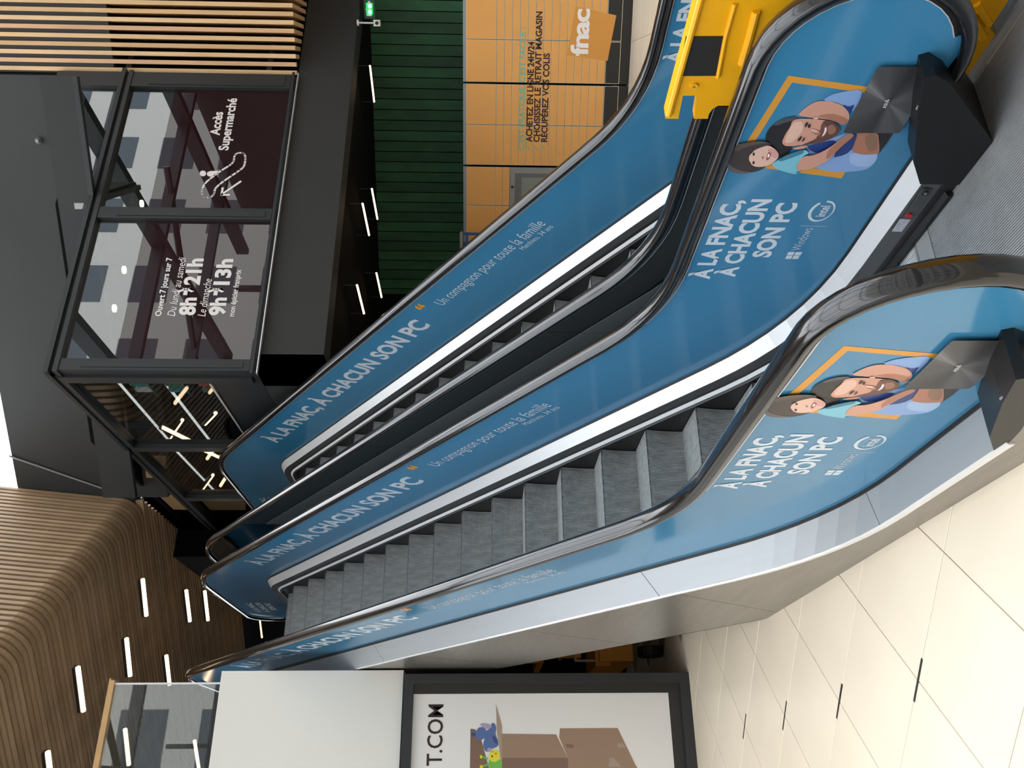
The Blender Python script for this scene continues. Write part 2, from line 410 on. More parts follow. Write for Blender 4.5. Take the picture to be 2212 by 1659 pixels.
    for pts in ([(1195,620),(1198,570),(1230,550),(1225,590)], [(1115,770),(1125,730),(1168,700),(1150,750)], [(1222,600),(1250,565),(1258,610),(1235,620)], [(1158,770),(1185,722),(1202,730),(1175,765)]): S(pts, hair)
    S([(345,1040),(328,960),(350,880),(430,812),(540,776),(690,758),(800,770),(830,800),(700,850),(640,1060),(740,1030),(800,1010),(740,1065),(640,1098),(500,1116),(400,1098)], C('child hair', (64, 54, 52)))
    S([(430,812),(540,776),(690,758),(800,770),(700,790),(560,820),(440,880)], brown); S([(345,1040),(400,1098),(500,1116),(640,1098),(500,1080),(390,1030),(350,960)], C('child hair grey', (96, 88, 88)))
    S([(640,862),(700,832),(800,800),(880,848),(915,900),(900,950),(840,1000),(760,1035),(665,1040),(612,1012),(585,955),(598,905)], skin3)
    S([(790,830),(880,850),(915,900),(890,950),(840,930),(800,880)], C('child cheek', (214, 158, 150)))
    for pts in ([(625,905),(640,870),(655,905),(640,918)], [(625,1005),(632,968),(652,985),(645,1008)], [(598,905),(600,880),(640,858),(625,880)], [(585,985),(605,985),(610,1010)]): S(pts, hair)
    S([(725,930),(738,915),(748,940),(735,950)], C('nostril', (170, 100, 90))); S([(770,960),(785,905),(800,868),(825,890),(815,930),(795,962)], C('child lips', (176, 84, 84))); S([(788,935),(792,905),(802,885),(814,900),(808,925)], C('teeth', (244, 240, 238)))
    S([(830,1000),(900,960),(1000,900),(1180,842),(1250,880),(1170,920),(1112,1000),(1100,1060),(1155,1075),(1110,1118),(980,1088),(870,1050)], teal)
    S([(900,960),(1000,900),(1170,845),(1190,880),(1060,930),(930,975)], teald); S([(1095,1085),(1155,1072),(1108,1116)], teald)
    S([(1170,915),(1300,905),(1450,830),(1600,715),(1690,660),(1735,690),(1600,800),(1500,900),(1440,970),(1300,1040),(1180,1070),(1105,1065),(1112,1000)], skin)
    S([(1440,850),(1600,720),(1690,660),(1735,690),(1600,800),(1490,905),(1420,960)], skin2)
    # folded laptop lid with its spun-metal sheen, and the maker's word on it
    k[0] += 1; c0 = (1916.4, 216.8); crn = [(1893, 141), (1897, 138), (2018, 138), (2024, 140), (2024, 146), (1946, 276), (1940, 281.6), (1824, 281.6), (1820.5, 279)]
    ring = []
    for i in range(len(crn)):
        a, b = crn[i], crn[(i+1) % len(crn)]; L = math.hypot(a[0]-b[0], a[1]-b[1]); n = max(1, int(L/9))
        ring += [(a[0]+(b[0]-a[0])*j/n, a[1]+(b[1]-a[1])*j/n) for j in range(n)]
    for i in range(len(ring)):
        a, b = ring[i], ring[(i+1) % len(ring)]; an = math.atan2((a[1]+b[1])/2-c0[1], (a[0]+b[0])/2-c0[0])
        g = 78+34*max(0, cos(2*(an-.75)))**6*1.4-26*abs(cos(1*(an-2.2)))**10-18*max(0, sin(2*an))**4+14*max(0, cos(3*an+1))**4; g = int(max(38, min(140, g))/6)*6
        mb.flat([Q(*c0, k[0]), Q(*a, k[0]), Q(*b, k[0])], C('laptop grey %d' % g, (g, g, g+2)))
    part(mb, 'printed_picture', parent)
    pa, pb = Q(1911, 226, 60), Q(1920, 206, 60)
    t = letters('ASUS', pa, pb, .012, (0, .45, 1), C('silver word', (220, 220, 220)), .02, .0006, shear=.2); part(t, 'lettering', parent)

def panel_print(X, parent):
    """advertisement on the side panel whose left face is at X"""
    def P(x, y): v = aX(x, y, 2.0637); return Vector((X-.001, v.y, v.z))
    upi = Vector((0, -sin(rad(35)), cos(rad(35)))); UP = Vector((0, 0, 1))
    def T(txt, y0, z0, y1, z1, cap, up, m, bold): part(letters(txt, (X, y0, z0), (X, y1, z1), cap, up, m, bold, .0012), 'lettering', parent)
    T('À LA FNAC, À CHACUN SON PC', 8.47, 3.968, 5.90, 2.168, .165, upi, M_PALE, .035)
    T('Un compagnon pour toute la famille', 5.60, 2.055, 4.545, 1.325, .098, upi, M_PALE, -.006)
    T('Matthieu, 34 ans', 4.848, 1.462, 4.575, 1.272, .047, upi, M_PALE, -.004)
    T('“', 5.72, 2.165, 5.655, 2.12, .15, upi, M_ORG, .04)
    for txt, ya, yb, z in (('À LA FNAC,', 3.160, 2.600, .722), ('À CHACUN', 3.140, 2.592, .612), ('SON PC', 2.985, 2.612, .502)): T(txt, ya, z, yb, z, .078, UP, M_PALE, .04)
    T('Windows', 2.930, .383, 2.775, .383, .043, UP, M_PALE, -.012)
    T('intel', 2.697, .366, 2.628, .366, .040, UP, M_PALE, .02)
    mb = MB()
    for a, b, c, d in ((0, .47, 0, .46), (.53, 1, 0, .46), (0, .47, .54, 1), (.53, 1, .54, 1)):      # four-paned flag
        y0, y1 = 2.995-.052*a, 2.995-.052*b; q = lambda y, t: Vector((X-.0012, y, .372+.055*t+(t-.5)*.006*(2.995-y)/.052))
        mb.flat([q(y0, c), q(y1, c), q(y1, d), q(y0, d)], M_PALE)
        part(mb, 'printed_mark', parent); mb = MB()
    mb.flat([(X-.0012, 2.7605, .33), (X-.0012, 2.7585, .33), (X-.0012, 2.7585, .445), (X-.0012, 2.7605, .445)], M_PALE)
    part(mb, 'printed_mark', parent)
    mb = MB(); cy, cz = 2.663, .388                                                                    # open swoosh ring round the word
    for i in range(44):
        a0, a1 = rad(20+i*7.5), rad(20+(i+1)*7.5); w0 = .002+.0045*abs(sin((a0-.3)/2+1.2)); w1 = .002+.0045*abs(sin((a1-.3)/2+1.2))
        f = lambda a, k: Vector((X-.0012, cy-(.062+k)*cos(a+.25), cz+(.045+k)*sin(a+.25)))
        mb.flat([f(a0, -w0), f(a1, -w1), f(a1, w1), f(a0, w0)], M_PALE)
    part(mb, 'printed_mark', parent)
    people_print(0, X, parent)
    # the same advertisement again, small, on the upper landing end
    for i, (txt, ya, yb) in enumerate((('À LA FNAC,', 10.95, 10.35), ('À CHACUN', 10.93, 10.35), ('SON PC', 10.80, 10.38))):
        T(txt, ya, UPZ+.64-.11*i, yb, UPZ+.64-.11*i, .07, UP, M_PALE, .03)

def escalator(ox, label, cat, left_open):
    root = thing('escalator', label, cat, (ox+1.5765, 2.4, 0))
    for side in (0, 1):
        X = (XL, XR)[side]+ox; inn = 1 if side == 0 else -1       # inn: direction towards the steps
        # blue panel
        mb = MB(); h = .007
        rows = []
        for y in YS:
            a, b = zbot(y), ztop(y); rows.append([Vector((X-h, y, a)), Vector((X-h, y, b)), Vector((X+h, y, b)), Vector((X+h, y, a))])
        mb.sweep(rows, M_BLKGL if (ox and side == 0) else M_BLUE, True)
        pn = part(mb, 'side_panel', root)
        if side == 1 or ox == 0: panel_print(X-h, pn)
        # handrail
        sec = [(-.031, -.010), (-.040, .004), (-.041, .018), (-.034, .032), (-.020, .039), (0, .041), (.020, .039), (.034, .032), (.041, .018), (.040, .004), (.031, -.010), (.012, -.004), (-.012, -.004)]
        part(sweep_path(MB(), rail_path, sec, X, M_RUB), 'handrail', root, True)
        part(sweep_path(MB(), rail_path[6:-6], [(-.013, -.026), (-.013, -.003), (.013, -.003), (.013, -.026)], X, M_GASK), 'rail_guide', root)
        part(sweep_path(MB(), rail_path[6:-6], [(-.0145, -.028), (-.0145, -.0245), (.0145, -.0245), (.0145, -.028)], X, M_CHR), 'rail_trim', root, label='thin bright metal strip')
        # inner decking, bevel, moulding, brush and skirt
        dp = clip(deck_path, 2.22, 11.1); S_ = lambda pts: [(inn*x, k) for x, k in pts]
        part(sweep_path(MB(), dp, S_([(.007, -.02), (.007, .006), (.018, .004), (.018, -.02)]), X, M_GASK), 'gasket', root)
        part(sweep_path(MB(), dp, S_([(.018, -.03), (.018, 0), (.086, -.042), (.084, -.060)]), X, M_ALU), 'inner_deck', root)
        part(sweep_path(MB(), dp, S_([(.080, -.05), (.086, -.0425), (.096, -.112), (.088, -.112)]), X, M_ALUD), 'deck_bevel', root)
        dp2 = clip(deck_path, 3.25, 11.1)
        part(sweep_path(MB(), dp2, S_([(.088, -.110), (.094, -.108), (.112, -.134), (.108, -.142), (.092, -.142)]), X, M_MLD), 'skirt_moulding', root, label='bright metal strip')
        dp3 = clip(deck_path, 2.42, 10.8)
        part(sweep_path(MB(), dp3, S_([(.090, -.136), (.122, -.146), (.122, -.158), (.090, -.185)]), X, M_BLK), 'skirt_brush', root)
        skirt = [[Vector((X+inn*.0985, y, max(.0065 if y < 2.63 else -.02, zat(deck_path, y)-.70))), Vector((X+inn*.0985, y, zat(deck_path, y)-.11)), Vector((X+inn*.090, y, zat(deck_path, y)-.11)), Vector((X+inn*.090, y, max(.0065 if y < 2.63 else -.02, zat(deck_path, y)-.70)))] for y, z in clip(deck_path, 2.2, 11.1)]
        part(MB().sweep(skirt, M_LBLK, True), 'skirt_panel', root)
        # outer decking
        if side == 0 and left_open:
            for a, b in ((2.3, 3.17), (3.174, 4.52), (4.524, 7.0), (7.004, 11.1)):
                ys = [a]+[p[0] for p in deck_path if a < p[0] < b]+[b]
                rows = [[Vector((X-.018, y, zat(deck_path, y)+.004)), Vector((.931, y, zat(lip_path, y)+.004)), Vector((.929, y, zat(lip_path, y)-.010)), Vector((X-.018, y, zat(deck_path, y)-.03))] for y in ys]
                part(MB().sweep(rows, M_ALUO, True), 'outer_deck', root)
            part(sweep_path(MB(), clip(deck_path, 2.3, 11.1), [(-.007, -.02), (-.007, .012), (-.020, .010), (-.020, -.02)], X, M_GASK), 'gasket', root)
            ys = [2.3]+[p[0] for p in lip_path if 2.3 < p[0] < 11.1]+[11.1]
            rows = [[Vector((.931, y, zat(lip_path, y)+.002)), Vector((.923, y, zat(lip_path, y)-.006)), Vector((.923, y, zat(lip_path, y)-.026)), Vector((.931, y, zat(lip_path, y)-.030))] for y in ys]
            part(MB().sweep(rows, M_CHR, True), 'deck_lip', root)
            bot = [(2.02, 0), (5.175, 0.0), (5.19, .01), (12, .659+.7*(12-6.116))]
            cuts = [((2.03, 2.03), (4.452, 4.969)), ((4.456, 4.973), (5.545, 6.148)), ((5.549, 6.152), (6.66, 7.25)), ((6.664, 7.254), (7.77, 8.35)), ((7.774, 8.354), (10.9, 11.5))]
            for (t0, b0), (t1, b1) in cuts:
                n = 14; rows = []
                brk = sorted([i/n for i in range(n+1)] + ([(5.18-b0)/(b1-b0)] if b0 < 5.18 < b1 else []))
                for t in brk:
                    yt, yb = t0+(t1-t0)*t, b0+(b1-b0)*t; zt_, zb_ = zat(lip_path, yt)-.026, zat(bot, yb)
                    if yt < 2.3: zt_ = .13+(.24-.13)*(2.3-yt)/.3
                    rows.append([Vector((.929, yt, zt_)), Vector((.929, yb, zb_)), Vector((.937, yb, zb_)), Vector((.937, yt, zt_))])
                part(MB().sweep(rows, M_STEEL, True), 'cladding_panel', root, label='brushed steel cladding')
            rows = [[Vector((.929, y, zat(bot, y))), Vector((3.5, y, zat(bot, y))), Vector((3.5, y, zat(bot, y)+.01)), Vector((.929, y, zat(bot, y)+.01))] for y in (5.2, 7, 9, 11.2)]
            part(MB().sweep(rows, M_DECKD, True), 'underside_panel', root)
        else:
            w_ = .160
            sg = -inn
            rows_ = clip(deck_path, 2.3, 9.55)
            part(sweep_path(MB(), rows_, [(sg*.007, -.03), (sg*.007, .0), (sg*w_, -.012), (sg*w_, -.05)], X, M_DECKD), 'outer_deck', root)
            e = MB()                                                  # rounded end of the cover at the top
            c = deck_path and zat(deck_path, 9.55)
            e.prism([(X+sg*.007, 9.55, c-.04), (X+sg*w_, 9.55, c-.04), (X+sg*w_, 9.70, c-.04), (X+sg*w_*.7, 9.83, c-.04), (X+sg*.007, 9.9, c-.04)], (0, 0, .038), M_DECKD)
            part(e, 'deck_end', root)
        if ox and side == 0:                                          # recessed cover panels between the two escalators
            for nm, h1_, h0_, m_, xo in (('upper_cover_panel', .945, .728, M_CV1, -.009), ('cover_panel', .712, .24, M_CV2, -.012)):
                pa, pb = prof(RZ-.9643+h1_, h1_, 1.35, RTOP, 1.25, 2.0, 9.5), prof(RZ-.9643+h0_, h0_, 1.6, RTOP-.2, 1.0, 2.0, 9.5)
                for ya, yb in ((2.45, 4.25), (4.254, 6.05), (6.054, 7.85), (7.854, 8.16)):
                    ysx = [ya+(yb-ya)*i/12 for i in range(13)]
                    part(MB().sweep([[Vector((X+xo, y, zat(pb, y))), Vector((X+xo, y, zat(pa, y))), Vector((X-.0072, y, zat(pa, y))), Vector((X-.0072, y, zat(pb, y)))] for y in ysx], m_, True), nm, root)
        # black newel box
        def nbox(y, up0):
            s = 1 if y < 5 else -1
            pr = [(2.150, 0), (1.895, .285), (1.862, .345), (1.875, .372), (2.02, .325), (2.26, .228), (2.375, .150), (2.375, 0)]
            return [(yy if s > 0 else 13.02-yy, max(zz, .0065)+up0) for yy, zz in pr]
        xa, xb = ((X-.153) if ox == 0 else (X-.055), X+.10) if side == 0 else (X-.104, X+.158)
        pr = nbox(2, 0); mb = MB(); mb.prism([(xa, a, b) for a, b in pr], (xb-xa, 0, 0), M_BLK)
        nb = part(mb, 'newel_box', root)
        if 0: part(MB().prism([(X-.05, 1.885, .30), (X+.05, 1.885, .30), (X+.045, 1.86, .36), (X-.045, 1.86, .36)], (0, .03, .015), M_RUB), 'handrail_inlet', nb)
        part(MB().box((xa+.01, 1.99, .325), (xa+.016, 2.02, .33), M_SILV), 'screw', nb)
        pr = nbox(12, UPZ); mb = MB(); mb.prism([(xa, a, b) for a, b in pr], (xb-xa, 0, 0), M_BLK); part(mb, 'newel_box', root)
    # steps
    global step_obj
    cx = ox+1.5765; path = [(a, b) for a, b in prof(0, 0, 1.5, UPZ, 1.5, 2.6, 10.4, .03)]
    y = 4.3504; ys = [4.3504]; 
    def adv(y, sgn):
        d = 0
        while d < .4: y2 = y+sgn*.005; d += math.hypot(.005, zat(path, y2)-zat(path, y)); y = y2
        return y
    while ys[0] > 2.8: ys.insert(0, adv(ys[0], -1))
    while ys[-1] < 9.7: ys.append(adv(ys[-1], 1))
    for y in ys:
        z = zat(path, y)
        if step_obj is None:
            m_ = step_mesh(); o = m_.build('step', root, (0, 0, 0)); step_obj = o.data
            o.location = Vector((cx, y, z))-parent_world(root)
        else:
            o = bpy.data.objects.new('step', step_obj); COL.objects.link(o); o.parent = root; o.location = Vector((cx, y, z))-parent_world(root)
    # comb with teeth
    mb = MB(); mb.box((cx-.395, 2.625, -.01), (cx+.395, 2.72, .006), M_RIDGE)
    for i in range(86): x = cx-.393+i*.00915; mb.prism([(x, 2.72, .006), (x, 2.72, -.01), (x, 2.80, -.012)], (.004, 0, 0), M_RIDGE)
    part(mb, 'comb_plate', root, label='grooved metal comb')
    return root
esc1 = escalator(0, 'nearer escalator with ribbed grey steps in full view and brushed steel cladding on its left', 'escalator', True)
# switch plate and sticker on the inner skirt near the bottom
X = 1.979
def QX(x, y, X=X): return aX(1700+x/4.3203, 330+y/4.3203, X)
def quadp(pts, X, th, m):
    P = [QX(*p, X) for p in pts]; return MB().prism([(X, p.y, p.z) for p in P], (-th, 0, 0), m)
cp = part(quadp([(1265, 332), (1362, 332), (1172, 617), (1078, 612)], 1.978, .004, mat('switch plate grey', (88, 90, 90), .4, .4)), 'switch_plate', esc1)
def disc(x, y, r, m, name, th):
    c = QX(x, y, 1.974); b = MB(); b.tube((1.974, c.y, c.z), (1.974-th, c.y, c.z), r, m, 16); part(b, name, cp)
disc(1288, 370, .0125, M_LBLK, 'key_switch', .006); disc(1288, 370, .005, M_SILV, 'key_slot', .008); disc(1137, 580, .0115, mat('red stop button', (190, 30, 34), .35), 'stop_button', .008)
st = part(quadp([(1055, 617), (1172, 615), (1100, 737), (978, 733)], 1.978, .0008, mat('worn pale sticker', (196, 196, 206), .3, noise=.2, nscale=60)), 'sticker', esc1)
esc2 = escalator(WOFF, 'farther escalator running up beside the lockers, blocked off at its foot', 'escalator', False)

# landing plate
mb = MB(); x0, x1 = 1.00, 3.5; mb.box((x0, .2, .0005), (x1, 2.62, .002), M_RIDGE)
lp = one(mb, 'landing_plate', 'ribbed metal floor plate at the foot of both escalators', 'floor plate', (2.2, 1.4, 0))
mb = MB(); n = int((x1-x0)/.0092)
for i in range(n):
    x = x0+.002+i*.0092
    mb.add([(x, .2, .002), (x+.0012, .2, .006), (x+.0048, .2, .006), (x+.006, .2, .002), (x, 2.62, .002), (x+.0012, 2.62, .006), (x+.0048, 2.62, .006), (x+.006, 2.62, .002)], [(0,1,5,4),(1,2,6,5),(2,3,7,6)], M_RIDGE)
part(mb, 'ridge', lp, kind='stuff')
A, B = aZ(1950+2206/8.42, 230/8.42, 0), aZ(1950+1600/8.42, 1130/8.42, 0)
mb = MB(); d = B-A; nn = d.normalized().cross(Vector((0, 0, 1)))*.006; mb.obox(A-d*.3-nn+Vector((0, 0, .002)), d*1.35, nn*2, (0, 0, .005), M_RIDGE); part(mb, 'seam_strip', lp)

# ------------------------------------------------------------------ yellow barrier between the two escalators
def BX(x, y, X=2.30): v = aX(x, y, X); return (v.y, v.z)
def z3(x, y): return BX(1400+x/6.9125, y/6.9125)
br = thing('safety_barrier', 'yellow plastic safety barrier with a black panel, standing between the two escalator feet', 'barrier', (2.29, 1.5, 0)); br_up = .003
top0 = z3(540, 0); p_l = z3(250, 1659)
def line_ext(a, b, y): t = (y-a[0])/(b[0]-a[0]); return (y, a[1]+(b[1]-a[1])*t)
tp = 1.048; YN = .35
outl = [(YN, .06), (YN, tp-.02), (YN+.02, tp), BX(1436, 250), BX(1437, 250), BX(1465, 248), z3(525, 1385), z3(745, 1385), BX(1500, 248), BX(1527, 250), BX(1532, 238), BX(1545, 225), BX(1570, 222)]
outl = [(YN, .02), (YN, tp-.01), (YN+.02, tp), (2.385, 1.048), BX(1438, 250), BX(1466, 250), BX(1476, 200), BX(1508, 200), BX(1499.5, 250), BX(1530, 250), BX(1532, 240), BX(1541, 228), BX(1552, 222), BX(1572, 222), (2.30, .62), (2.29, .2), (2.24, .004), (1.985, .004), (1.96, .035), (1.6, .035), (1.5, .004), (.7, .004), (.6, .035)]
mb = MB(); mb.prism([(2.285, a, b) for a, b in outl], (.045, 0, 0), M_YEL); part(mb, 'barrier_body', br)
for c in (((568, 492), (1155, 490), (1025, 1080), (460, 1083)),):
    P = [z3(*q) for q in c]; mb = MB(); mb.prism([(2.2845, a, b) for a, b in P], (-.002, 0, 0), M_LBLK); part(mb, 'black_label', br)
def rib(pts, r, w=.012):
    mb = MB(); P = [Vector((2.283, a, b)) for a, b in pts]
    for a, b in zip(P, P[1:]): mb.tube(a, b, w, M_YEL, 8)
    part(mb, r, br, True)
rib([(.5, 1.035), (2.38, 1.035)], 'moulded_rib', .012); rib([z3(1045, 1100), z3(1160, 500), z3(1300, 0)], 'moulded_rib', .008)
rib([z3(1400, 900), z3(1520, 500), z3(1620, 110)], 'moulded_rib', .014); rib([(1.3, .69), (1.75, .69)], 'moulded_rib', .014)
def z4(x, y): return BX(1950+x/8.42, y/8.42)
rib([z4(1220, 200), z4(1470, 620)], 'moulded_rib', .014); rib([z4(1330, 0), z4(1560, 370)], 'moulded_rib', .014)
mb = MB(); c = z3(690, 1230); mb.tube((2.286, c[0], c[1]), (2.277, c[0], c[1]), .014, M_YEL, 14); mb.tube((2.279, c[0], c[1]), (2.2765, c[0], c[1]), .005, M_BLUE, 10); part(mb, 'bolt_hole', br)


br.location.z += .003
# ------------------------------------------------------------------ upper floor, stairwell side and poster
mb = MB(); mb.box((-12, 7.40, 2.395), (.915, 9.2, UPZ), M_WHITE); mb.box((-12, 9.2, 3.3), (.915, 22, UPZ), M_DARK2); mb.box((.915, 9.75, 3.3), (9, 22, UPZ), M_DARK2)
struct(mb, 'floor.001', 'upper storey floor with a white fascia')
gr = thing('guard_rail', 'glass guard rail with varnished wood handrail above the white fascia', 'railing', (0, 7.41, UPZ))
mb = MB(); mb.box((-3.4, 7.405, UPZ), (.815, 7.417, 4.76), M_GUARD); part(mb, 'glass_pane', gr)
mb = MB(); mb.box((.812, 7.400, UPZ), (.826, 7.424, 4.765), M_CHR); part(mb, 'pane_edge', gr)
mb = MB(); mb.box((-3.5, 7.385, 4.765), (.845, 7.44, 4.80), M_HRWOOD); mb.box((-3.5, 7.39, 4.80), (.86, 7.435, 4.812), M_HRWOOD); part(mb, 'wood_handrail', gr)
ps = thing('poster_frame', 'tall black poster case showing cardboard boxes and two soft toys', 'poster', (0, 7.4, 0))
mb = MB()
for a, b in (((-2.6, 7.36, 0), (.88, 7.70, .085)), ((-2.6, 7.36, 2.305), (.88, 7.70, 2.385)), ((.80, 7.36, .085), (.88, 7.70, 2.305)), ((-2.6, 7.395, .085), (.80, 7.70, 2.305))): mb.box(a, b, M_FRAME)
mb.box((.728, 7.375, .085), (.80, 7.395, 2.305), M_LBLK)
part(mb, 'case', ps)
PY = 7.388
mb = MB(); mb.box((-2.5, PY, .183), (.724, 7.395, 2.303), M_POSTER); pr = part(mb, 'poster', ps)
mb = MB(); mb.box((-2.5, PY, .085), (.728, 7.395, .180), M_DARK); part(mb, 'sill', ps)
def pz(x, y, k=0): v = aY(880+x/7.373, 1450+y/7.373, PY); return Vector((v.x, PY-.0006-.0003*k, v.z))
def pq(x, y, k=0): v = aY(1080+x/6.144, 1370+y/6.144, PY); return Vector((v.x, PY-.0006-.0003*k, v.z))
mb = MB(); F = lambda pts, m, k, f=pz, sm=0: mb.flat([f(x, y, k) for x, y in chaikin(pts, sm)], m)
F([(1005, 915), (1080, 925), (1180, 1100), (1300, 1541), (1300, 2300), (985, 2300)], M_CARD2, 1)
F([(25, 1320), (745, 1330), (905, 1650), (905, 2600), (25, 2600)], M_CARD2, 1, pq); F([(25, 1320), (745, 1330), (900, 1640), (25, 1640)], M_CARD, 2, pq)
F([(795, 1250), (1560, 1245), (1790, 1720), (2300, 2600), (900, 2600), (905, 1650), (785, 1370)], M_CARD, 3, pq)
F([(870, 1455), (975, 1465), (975, 1512), (885, 1505)], M_CARD2, 4, pq); F([(1550, 1445), (1640, 1450), (1665, 1505), (1565, 1505)], M_CARD3, 4, pq)
F([(1455, 1635), (1520, 1650), (1610, 1760), (1440, 1760)], M_CARD3, 5, pq)
F([(1410, 525), (1505, 870), (1510, 1541), (1510, 2300), (1490, 2300), (1485, 1400), (1425, 950)], M_CARD3, 4)
pb_, pb2, pk = mat('print toy blue', (88, 112, 168), .4), mat('print toy blue dark', (60, 78, 130), .4), mat('print toy lilac', (176, 164, 192), .4)
F([(1070, 1000), (1130, 890), (1220, 890), (1270, 960), (1250, 1050), (1180, 1100), (1100, 1080)], pb_, 5, pz, 2)
F([(1010, 990), (1060, 970), (1100, 1010), (1060, 1045), (1020, 1030)], pb2, 6, pz, 1)
F([(1150, 840), (1220, 820), (1330, 850), (1350, 890), (1270, 930), (1180, 880)], pk, 5, pz, 2)
F([(1240, 960), (1330, 900), (1340, 820), (1390, 830), (1420, 900), (1400, 990), (1440, 1100), (1450, 1200), (1330, 1240), (1250, 1300), (1200, 1180), (1230, 1070)], pb_, 4, pz, 2)
F([(1340, 1010), (1420, 1060), (1450, 1180), (1380, 1130)], pb2, 6, pz, 1)
F([(1260, 1240), (1330, 1210), (1350, 1260), (1290, 1300)], pk, 6, pz, 2)
gy, gg = mat('print yellow', (232, 222, 60), .4), mat('print lime', (116, 190, 84), .4)
F([(1150, 1340), (1190, 1330), (1200, 1380), (1160, 1395)], gy, 6, pz, 2); F([(1190, 1345), (1290, 1380), (1285, 1410), (1190, 1375)], gg, 6); F([(1150, 1500), (1200, 1490), (1205, 1545), (1155, 1550)], gy, 6, pz, 2); F([(1200, 1500), (1300, 1460), (1300, 1490), (1200, 1530)], gg, 6)
F([(1290, 1400), (1400, 1420), (1490, 1400), (1510, 1500), (1480, 1620), (1370, 1640), (1300, 1540)], gg, 6, pz, 2)
F([(1290, 1340), (1340, 1260), (1420, 1245), (1480, 1310), (1470, 1400), (1400, 1450), (1320, 1430)], gy, 7, pz, 2)
F([(1335, 1355), (1350, 1335), (1365, 1355), (1350, 1378)], M_INK, 8, pz, 1); F([(1350, 1290), (1362, 1270), (1372, 1278), (1362, 1292)], M_INK, 8, pz, 1); F([(1390, 1310), (1408, 1292), (1428, 1312), (1408, 1335)], mat('print red', (226, 92, 50), .4), 8, pz, 1)
part(mb, 'printed_picture', pr)
b0, b1 = pz(555, 1541+330), pz(565, 525)
a = aY(880+540/7.373, 1659+22, PY); part(letters('T.COM', pz(545, 1505), pz(572, 527), .128, (0, 0, 1), M_INK, .010, .0015), 'lettering', pr)
part(letters('E', pz(545, 1505)-Vector((.16, 0, 0)), pz(545, 1505)-Vector((.03, 0, 0)), .128, (0, 0, 1), M_INK, .010, .0015), 'lettering', pr)

# dark space under the escalators and two parked work platforms
mb = MB(); mb.box((-12, 10.6, 0), (12, 10.8, 3.3), M_DARK2); struct(mb, 'wall_back', 'black wall under the upper storey')
mb = MB(); mb.box((-12, 9.2, 3.28), (3.6, 22, 3.32), M_DARK2); struct(mb, 'ceiling', 'black soffit under the upper storey')
M_MY = mat('dusty amber machine paint', (214, 140, 42), .5)
lf = thing('work_platform', 'amber work platform parked in the dark between the poster case and the escalator cladding', 'lift', (1.25, 8.5, 0))
mb = MB(); mb.box((1.10, 8.3, .30), (1.6, 9.2, .62), M_MY); mb.box((1.06, 8.33, .52), (1.3, 9.1, .66), M_MY); part(mb, 'chassis', lf)
mb = MB(); mb.box((1.13, 8.29, .80), (1.55, 8.33, 1.02), M_MY); part(mb, 'control_box', lf)
for q in ((1.14, .13), (1.52, .13)): mb = MB(); mb.tube((q[0], 8.32, q[1]), (q[0]+.09, 8.32, q[1]), .12, M_BLK, 16); part(mb, 'wheel', lf)
mb = MB(); P = [(1.10, 8.28, .66), (1.10, 8.28, .86), (1.3, 8.28, .86), (1.3, 8.28, .66)]
for a, b in zip(P, P[1:]): mb.tube(a, b, .012, M_SILV, 6)
part(mb, 'rail_hoop', lf)
mb = MB(); mb.box((1.12, 8.55, 1.14), (1.9, 9.3, 1.20), M_MY); mb.box((1.12, 8.55, 1.20), (1.9, 8.6, 1.75), M_MY); mb.box((1.14, 8.54, 1.30), (1.32, 8.551, 1.62), M_LBLK); part(mb, 'platform', lf)
for i in range(3): mb = MB(); mb.tube((1.15, 8.6, .65+.16*i), (1.8, 8.6, .85+.16*i), .02, M_MY, 6); part(mb, 'scissor_arm', lf)

# ------------------------------------------------------------------ glazed shopfront box on the upper storey
fasc = MB(); fasc.box((3.60, 7.21, 3.285), (12, 7.5, 3.90), M_DARK); fasc.box((3.60, 7.21, 3.285), (3.8, 11, 3.90), M_DARK)
struct(fasc, 'wall_front', 'charcoal fascia below the glazed shopfront')
mb = MB(); mb.box((3.6, 7.25, 3.29), (14, 16, 3.40), M_DARK2); struct(mb, 'ceiling.001', 'black ground floor ceiling on the right')
w1 = struct(MB().box((3.60, 7.20, 3.895), (7.40, 7.28, 3.965), M_FRAME), 'window_1', 'front shopfront window lettered with opening hours and a supermarket sign')
fr = lambda a, b: MB().box(a, b, M_FRAME)
for x0, x1 in ((3.60, 3.722), (5.36, 5.50), (7.185, 7.40)):
    f = fr((x0, 7.17, 3.965), (x1, 7.28, 5.75)); f.box((x0+.03, 7.163, 4.03), (x1-.03, 7.172, 5.55), M_FRAME); part(f, 'mullion', w1)
f = fr((3.58, 7.16, 5.75), (7.42, 7.28, 5.795)); f.box((3.60, 7.185, 5.795), (7.40, 7.26, 5.83), M_FRAME); f.box((3.57, 7.15, 5.83), (7.44, 7.28, 5.875), M_FRAME); part(f, 'transom', w1)
f = fr((3.57, 7.15, 3.925), (7.42, 7.165, 3.955)); f.box((3.57, 7.16, 3.885), (7.42, 7.2, 3.895), M_CHR); part(f, 'sill_rail', w1)
for x0, x1 in ((3.722, 5.36), (5.50, 7.185)):
    part(MB().box((x0, 7.215, 3.965), (x1, 7.222, 5.26), M_FILM), 'pane', w1, label='burgundy film covered pane')
    part(MB().box((x0, 7.215, 5.26), (x1, 7.222, 5.75), M_PANE), 'pane', w1, label='clear reflective pane')
    part(MB().box((x0, 7.208, 3.965), (x1, 7.214, 3.972), M_CHR), 'glazing_bead', w1)
WY = 7.214
def wt(txt, a, b, cap, bold, shear=0, name='lettering'):
    A = aY(*a, WY); B = aY(*b, WY); part(letters(txt, A, B, cap, (0, 0, 1), M_WHT, bold, .0015, shear), name, w1)
def zz(x, y): return (x/3.16, y/3.16)
